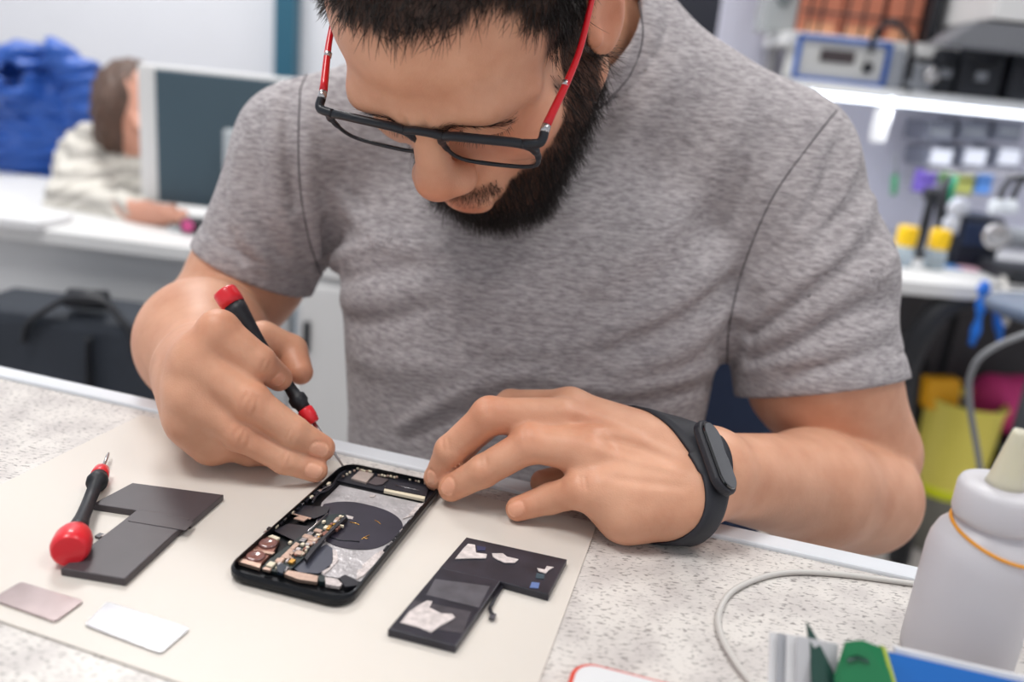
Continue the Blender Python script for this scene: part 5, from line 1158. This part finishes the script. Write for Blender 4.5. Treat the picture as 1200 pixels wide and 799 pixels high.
# bench-top things at the back
def onb(px, py, lift=0.): return tab(px, py, -.03)+UP*lift
for x, lab in ((1057, 'yellow-capped jar on the rear bench, nearer the man'), (1096, 'yellow-capped jar on the rear bench, beside the black box')):
    c = at(x, 302, 1.80); c[2] = RZ; e = empty('jar', c, lab, 'jar', 'yellow-capped jars'); MB().lathe(c, UP, [(.020, .0002), (.022, .004), (.022, .038), (.017, .046)], 24).build('jar_body', mat('jar_clear_%d' % x, (200, 214, 224), rough=.2, trans=.5), e); MB().lathe(c, UP, [(.0195, .044), (.021, .046), (.021, .082), (.018, .086)], 24).build('cap', mat('yellow_cap_%d' % x, (246, 200, 16), rough=.4), e, label='yellow cap')
p = at(1118, 296, 1.86); q_ = at(1170, 296, 1.86); e = empty('black_box', ((p[0]+q_[0])/2, 1.92, RZ), 'black station box on the rear bench right of the yellow-capped jars', 'box'); b6('box_body', p[0], q_[0], 1.86, 1.98, RZ+.0005, RZ+.115, mat('station_black', (30, 34, 48), rough=.4), e, bev=.006); b6('front_panel', p[0]+.01, q_[0]-.01, 1.853, 1.861, RZ+.05, RZ+.10, mat('station_navy', (38, 52, 84), rough=.4), e, bev=.002)
c = at(1076, 296, 1.95); c[2] = RZ; e = empty('soldering_stand', c, 'black soldering stand between the two yellow-capped jars', 'stand'); MB().lathe(c, UP, [(.035, .0003), (.035, .012), (.012, .016), (.010, .13), (.02, .135), (.02, .16), (.0001, .161)], 20).build('stand_post', blkr, e); 
q = [at(1102, 264, 1.90), at(1104, 236, 1.91), at(1112, 205, 1.92)]; c = at(1102, 290, 1.9); c[2] = RZ
e = empty('hot_air_wand', c, 'black hot-air wand with a green tip standing on the rear bench', 'tool'); MB().tube([c+UP*.0003, c+UP*.02], [.03, .028], 16).build('wand_base', blkr, e); MB().tube([c+UP*.02]+q, [.012, .012, .014, .008], 12).build('wand', blkr, e); MB().tube([q[1]+[.01, -.01, 0], q[2]+[.01, -.012, .0]], .006, 8).build('green_tip', mat('wand_green', (20, 150, 110), rough=.4), e)
for (x, y, lab) in ((1120, 243, 'white spool above the black box on the rear bench'), (1114, 262, 'white spool beside the black box on the rear bench')):
    c = at(x, y, 1.89); e = tag(MB().lathe(c-[0, .0, .0], (0, -1, 0), [(.004, 0), (.020, 0), (.022, .012), (.020, .024), (.004, .024)], 20).build('spool', mat('spool_%d' % y, (214, 218, 230), rough=.4)), lab, 'spool', 'white spools')
# microscope with twin lamps
c = at(1196, 320, 1.74); c[2] = RZ; ms = empty('microscope', c, 'silver and black microscope with a twin gooseneck lamp at the right border', 'microscope')
b6('base', c[0]-.04, c[0]+.16, 1.70, 1.84, RZ+.0004, RZ+.03, blkr, ms, bev=.006)
MB().tube([at(1230, 300, 1.80), at(1235, 190, 1.80)], .018, 16).build('column', steel, ms); MB().tube([at(1168, 277, 1.76), at(1250, 284, 1.78)], .022, 20).build('optical_body', gy, ms)
p = at(1166, 276, 1.75); MB().lathe(p, (-.2, -1, 0), [(.012, 0), (.026, 0), (.027, .016), (.020, .020), (.012, .016)], 28).build('eyepiece_ring', steel, ms)
for i, x in enumerate((1168, 1183)):
    q = spline([at(x, 246, 1.73), at(x+8, 222, 1.74), at(x+22, 208, 1.76), at(x+50, 215, 1.79)], 6); MB().tube(q, .006, 10).build('gooseneck', blkr, ms); MB().lathe(at(x, 250, 1.728), at(x, 240, 1.73)-at(x, 250, 1.728), [(.0150, 0), (.0165, .006), (.0150, .022), (.007, .028)], 20).build('lamp_head', mat('lamp_white_%d' % x, (226, 232, 240), rough=.3), ms)
for i, (x, y, col, lab) in enumerate(((1118, 302, (222, 206, 80), 'yellow card lying on the rear bench'), (1112, 313, (90, 150, 220), 'blue card lying on the rear bench'), (1134, 316, (226, 180, 196), 'pink card lying on the rear bench'), (1146, 312, (96, 170, 226), 'light blue card lying beside the pink card'), (1102, 305, (180, 206, 120), 'green card lying on the rear bench'), (1050, 296, (150, 206, 226), 'pale cyan tray on the rear bench beside the jar'))):
    c = onb(x, y); tag(MB().box(c+UP*(.002+.0006*i), (.045, .05, .003), rotm(.3*i, 0, 0), bev=.0005).build('card' if i < 5 else 'tray', mat('card_%d' % i, col, rough=.5)), lab, 'card' if i < 5 else 'tray', 'coloured cards' if i < 5 else None)
q = spline([onb(1120, 300, .004), onb(1150, 300, .005), onb(1168, 312, .005), onb(1176, 333, .006), at(1180, 350, 1.62), at(1178, 380, 1.64)], 8); tag(MB().tube(q, .006, 10).build('cable', cab), 'thick white cable running off the front of the rear bench', 'cable')
# under the rear bench
dkc = mat('black_crate', (32, 34, 40), rough=.6); dk2 = mat('dark_crate', (56, 54, 58), rough=.6)
e = empty('dark_fill_cabinet', rk(.62, .50, 0), 'added black cabinet filling the dark space under the rear bench', 'cabinet')  # cabinet added to fill the dark space beneath the bench
MB().box(rk(.66, .53, .345), (.94, .10, .66), RAX, bev=.006).build('cabinet_body', dkc, e); 
for i in range(3): MB().box(rk(.35+.31*i, .473, .345), (.29, .012, .60), RAX, bev=.004).build('door', dk2 if i < 2 else dkc, e)
for i in range(3): MB().box(rk(.35+.31*i+.11, .462, .40), (.012, .012, .08), RAX, bev=.003).build('handle', blkr, e)
q = spline([at(1200, 352, 1.66), at(1150, 348, 1.66), at(1108, 358, 1.66), at(1078, 392, 1.66), at(1060, 440, 1.68), at(1056, 520, 1.72), at(1070, 590, 1.78)], 8); q[-1][2] = .03
tag(MB().tube(q, .026, 14).build('vacuum_hose', blkr), 'thick black hose hanging in an arc under the rear bench', 'hose')
rib = empty('blue_ribbon', at(1150, 345, 1.60), 'bright blue cloth strap hanging from the rear bench edge', 'strap'); rbm = mat('blue_cloth', (28, 112, 214), rough=.6)
for pts in ([(1154, 330), (1158, 352), (1168, 372), (1172, 400)], [(1150, 336), (1150, 352), (1146, 378), (1138, 404)]):
    MB().tube(spline([at(x, y, 1.595) for x, y in pts], 6), [.013+.004*math.sin(i) for i in range(19)], 8, flat=.35).build('strap_end', rbm, rib)
# bin
c = at(1100, 590, 1.95); c[2] = 0; bi = empty('waste_bin', c, 'grey waste bin with a yellow liner on the floor by the man\'s elbow', 'bin')
zr = at(1100, 468, 1.95)[2]; zl = at(1100, 570, 1.95)[2]
MB().lathe(c, UP, [(.070, .001), (.075, .01), (.082, zr*.98), (.079, zr*.98), (.070, .02)], 32).build('bin_body', mat('bin_grey_body', (118, 116, 108), rough=.5), bi)
lin_ = MB(); 
lin_.lathe(c, UP, [(.0775+.0010, zl), (.081, zl+.02), (.088, zr-.01), (.094, zr+.004), (.090, zr+.010), (.080, zr-.01), (.072, zl+.06)], 40, cap=False); lin_.build('liner', mat('yellow_liner', (238, 224, 104), rough=.4, trans=.0), bi, label='yellow liner'); 
MB().lathe(c, UP, [(.0795, zl-.004), (.081, zl), (.0825, zl+.022), (.081, zl+.022)], 32, cap=False).build('liner_hem', mat('bright_yellow_hem', (220, 226, 20), rough=.4), bi)
p = at(1106, 463, 1.93); tag(MB().box((p[0], 1.95, p[2]), (.075, .05, .075), rotm(0.1, .1, .1), bev=.003).build('carton', mat('yellow_orange_card', (244, 176, 16), rough=.5)), 'small yellow-orange carton sticking out of the waste bin', 'box')
MB_ = Sdf(); p = at(1172, 474, 2.02); MB_.ell(p, (.075, .09, .07), rotm(0, 0, .4), k=0); MB_.cone(p+[-.03, -.02, .03], p+[.04, 0, .035], .045, .04, k=.04); MB_.func('disp', lambda q: .004*np.sin(q[:, 0]*60+q[:, 2]*40), p, .2)
V6, Q6 = MB_.mesh(p-.14, p+.14, .008); tag(link('cushion', np_mesh('cushion', V6, Q6), mat('magenta_cloth', (220, 66, 138), rough=.6)), 'magenta cushion wedged beside the waste bin', 'cushion')
zz = p[2]-.072; e = empty('storage_crate', (p[0]+.05, 2.0, 0), 'dark storage crate carrying the magenta cushion', 'crate'); b6('crate_body', p[0]-.02, p[0]+.22, 1.92, 2.06, .001, zz, dkc, e, bev=.006); b6('lid', p[0]-.025, p[0]+.225, 1.915, 2.065, zz-.02, zz-.002, mat('crate_lid', (96, 112, 120), rough=.5), e, bev=.004)
c = at(1200, 362, 1.30); e = empty('stool', (c[0]+.03, 1.30, 0), 'black stool with a slate seat at the right border', 'stool'); MB().lathe((c[0]+.06, 1.30, c[2]-.012), UP, [(.10, 0), (.11, .004), (.11, .016), (.10, .02)], 32).build('seat', mat('slate_seat', (82, 96, 120), rough=.4), e); MB().lathe((c[0]+.06, 1.30, .02), UP, [(.022, 0), (.022, c[2]-.032)], 16).build('column', blkr, e)
for i in range(4):
    a = PI/4+PI/2*i; MB().tube([(c[0]+.06, 1.30, .10), (c[0]+.06+.17*math.cos(a), 1.30+.17*math.sin(a), .012)], .011, 8).build('leg', blkr, e)
q = spline([at(1260, 372, 1.02), at(1200, 392, 1.02), at(1160, 410, 1.03), at(1140, 432, 1.04), at(1136, 470, 1.06), at(1150, 560, 1.1), at(1165, 700, 1.2)], 8); tag(MB().tube(q, .0042, 12).build('cable', mat('grey_hose', (134, 136, 140), rough=.4)), 'grey cable looping down in front of the magenta cushion', 'cable')
# ---- the man's chair and jeans
oc2 = empty('chair', W(.06, .86, -T), 'dark blue padded chair behind the man, seen between his side and arm', 'chair'); nvy = mat('navy_fabric', (34, 48, 76), rough=.7, bump=.3, bscale=500)
p = at(852, 470, .93); MB().box((p[0]-.10, .95, T-.12), (.34, .05, .34), rotm(.0, .06, 0), bev=.02).build('backrest', nvy, oc2); MB().box((.08, .78, T-.365), (.40, .38, .05), bev=.02).build('seat', nvy, oc2)
MB().box((.10, .965, T-.27), (.05, .02, .30), bev=.004).build('back_bracket', blkr, oc2); MB().lathe((.08, .80, .05), UP, [(.028, 0), (.028, T-.44)], 16).build('column', blkr, oc2)
for i in range(5): a = 2*PI*i/5+.3; MB().tube([(.08, .80, .07), (.08+.27*math.cos(a), .80+.27*math.sin(a), .02)], [.02, .014], 8).build('leg', blkr, oc2)
jn = Sdf(); jn.loft([(T-.33, .03, .77, .175, .13), (T-.27, .03, .765, .172, .128), (T-.20, .028, .755, .166, .122)], k=.01)
for sx in (-1, 1): jn.cone(W(.03+sx*.09, .74, -.245), W(.03+sx*.13, .42, -.25), .082, .062, k=.03); jn.cone(W(.03+sx*.13, .42, -.25), W(.03+sx*.14, .47, -.66), .060, .045, k=.01)
Vj, Qj = jn.mesh(W(-.25, .30, -.74), W(.30, .95, -.15), .009); link('jeans', np_mesh('jeans', Vj, Qj), mat('denim', (44, 62, 96), rough=.8, bump=.3, bscale=600), person)
for sx in (-1, 1):
    s_ = Sdf(); s_.ell(W(.03+sx*.14, .43, -.72), (.045, .12, .036), k=.0); s_.cone(W(.03+sx*.14, .48, -.67), W(.03+sx*.14, .48, -.70), .042, .045, k=.02); s_.func('sub', lambda q: q[:, 2]-.001 if False else (0.002-q[:, 2])*-1, W(0, .45, -.7), 9) if False else None
    Vs, Qs = s_.mesh(W(.03+sx*.14-.07, .28, -.77), W(.03+sx*.14+.07, .58, -.62), .008); Vs[:, 2] = np.maximum(Vs[:, 2], .001); link('shoe', np_mesh('shoe', Vs, Qs), blkr, person)

# ================================================================== light, camera
def area(name, loc, size, e, col=(1, 1, 1), rot=(0, 0, 0), sy=None):
    l = bpy.data.lights.new(name, 'AREA'); l.energy = e; l.color = col; l.size = size
    if sy: l.shape = 'RECTANGLE'; l.size_y = sy
    o = bpy.data.objects.new(name, l); C.objects.link(o); o.location = loc; o.rotation_euler = rot; return o
frm = mat('lamp_frame', (220, 220, 220), rough=.5); lg = mat('lamp_diffuser', (255, 255, 255), emis=2.)
for i, (x, y, e, lab) in enumerate(((-.75, .15, 26, 'square ceiling light above the near left of the room'), (.95, .25, 14, 'square ceiling light above the near right of the room'), (-1.1, 2.2, 40, 'square ceiling light above the far desk'), (1.1, 2.0, 24, 'square ceiling light above the rear bench'))):
    r = empty('ceiling_light', (x, y, ZC), lab, 'ceiling light', 'square ceiling lights'); b6('frame', x-.31, x+.31, y-.31, y+.31, ZC-.03, ZC-.001, frm, r); b6('diffuser', x-.29, x+.29, y-.29, y+.29, ZC-.034, ZC-.030, lg, r)
    area('ceiling_lamp', (x, y, ZC-.04), .58, e, (1, .985, .96))
cam = bpy.data.cameras.new('camera'); co = bpy.data.objects.new('camera', cam); C.objects.link(co)
co.matrix_world = Matrix(((CR[0], CU[0], -CD[0], CAMP[0]), (CR[1], CU[1], -CD[1], CAMP[1]), (CR[2], CU[2], -CD[2], CAMP[2]), (0, 0, 0, 1)))
cam.sensor_width = 36; cam.lens = F/1200*36; cam.clip_start = .02
cam.dof.use_dof = True; cam.dof.focus_distance = .505; cam.dof.aperture_fstop = 3.4; cam.dof.aperture_blades = 9
sc = bpy.context.scene; sc.camera = co
w = bpy.data.worlds.new('world'); sc.world = w; w.use_nodes = True; bg = w.node_tree.nodes['Background']; bg.inputs[0].default_value = (.93, .96, 1, 1); bg.inputs[1].default_value = .9
vs2 = sc.view_settings; vs2.view_transform = 'Standard'; vs2.look = 'None'; vs2.gamma = 1; vs2.use_curve_mapping = False; vs2.exposure = -.30
sc.cycles.use_denoising = True; sc.cycles.max_bounces = 8; sc.cycles.sample_clamp_indirect = 4
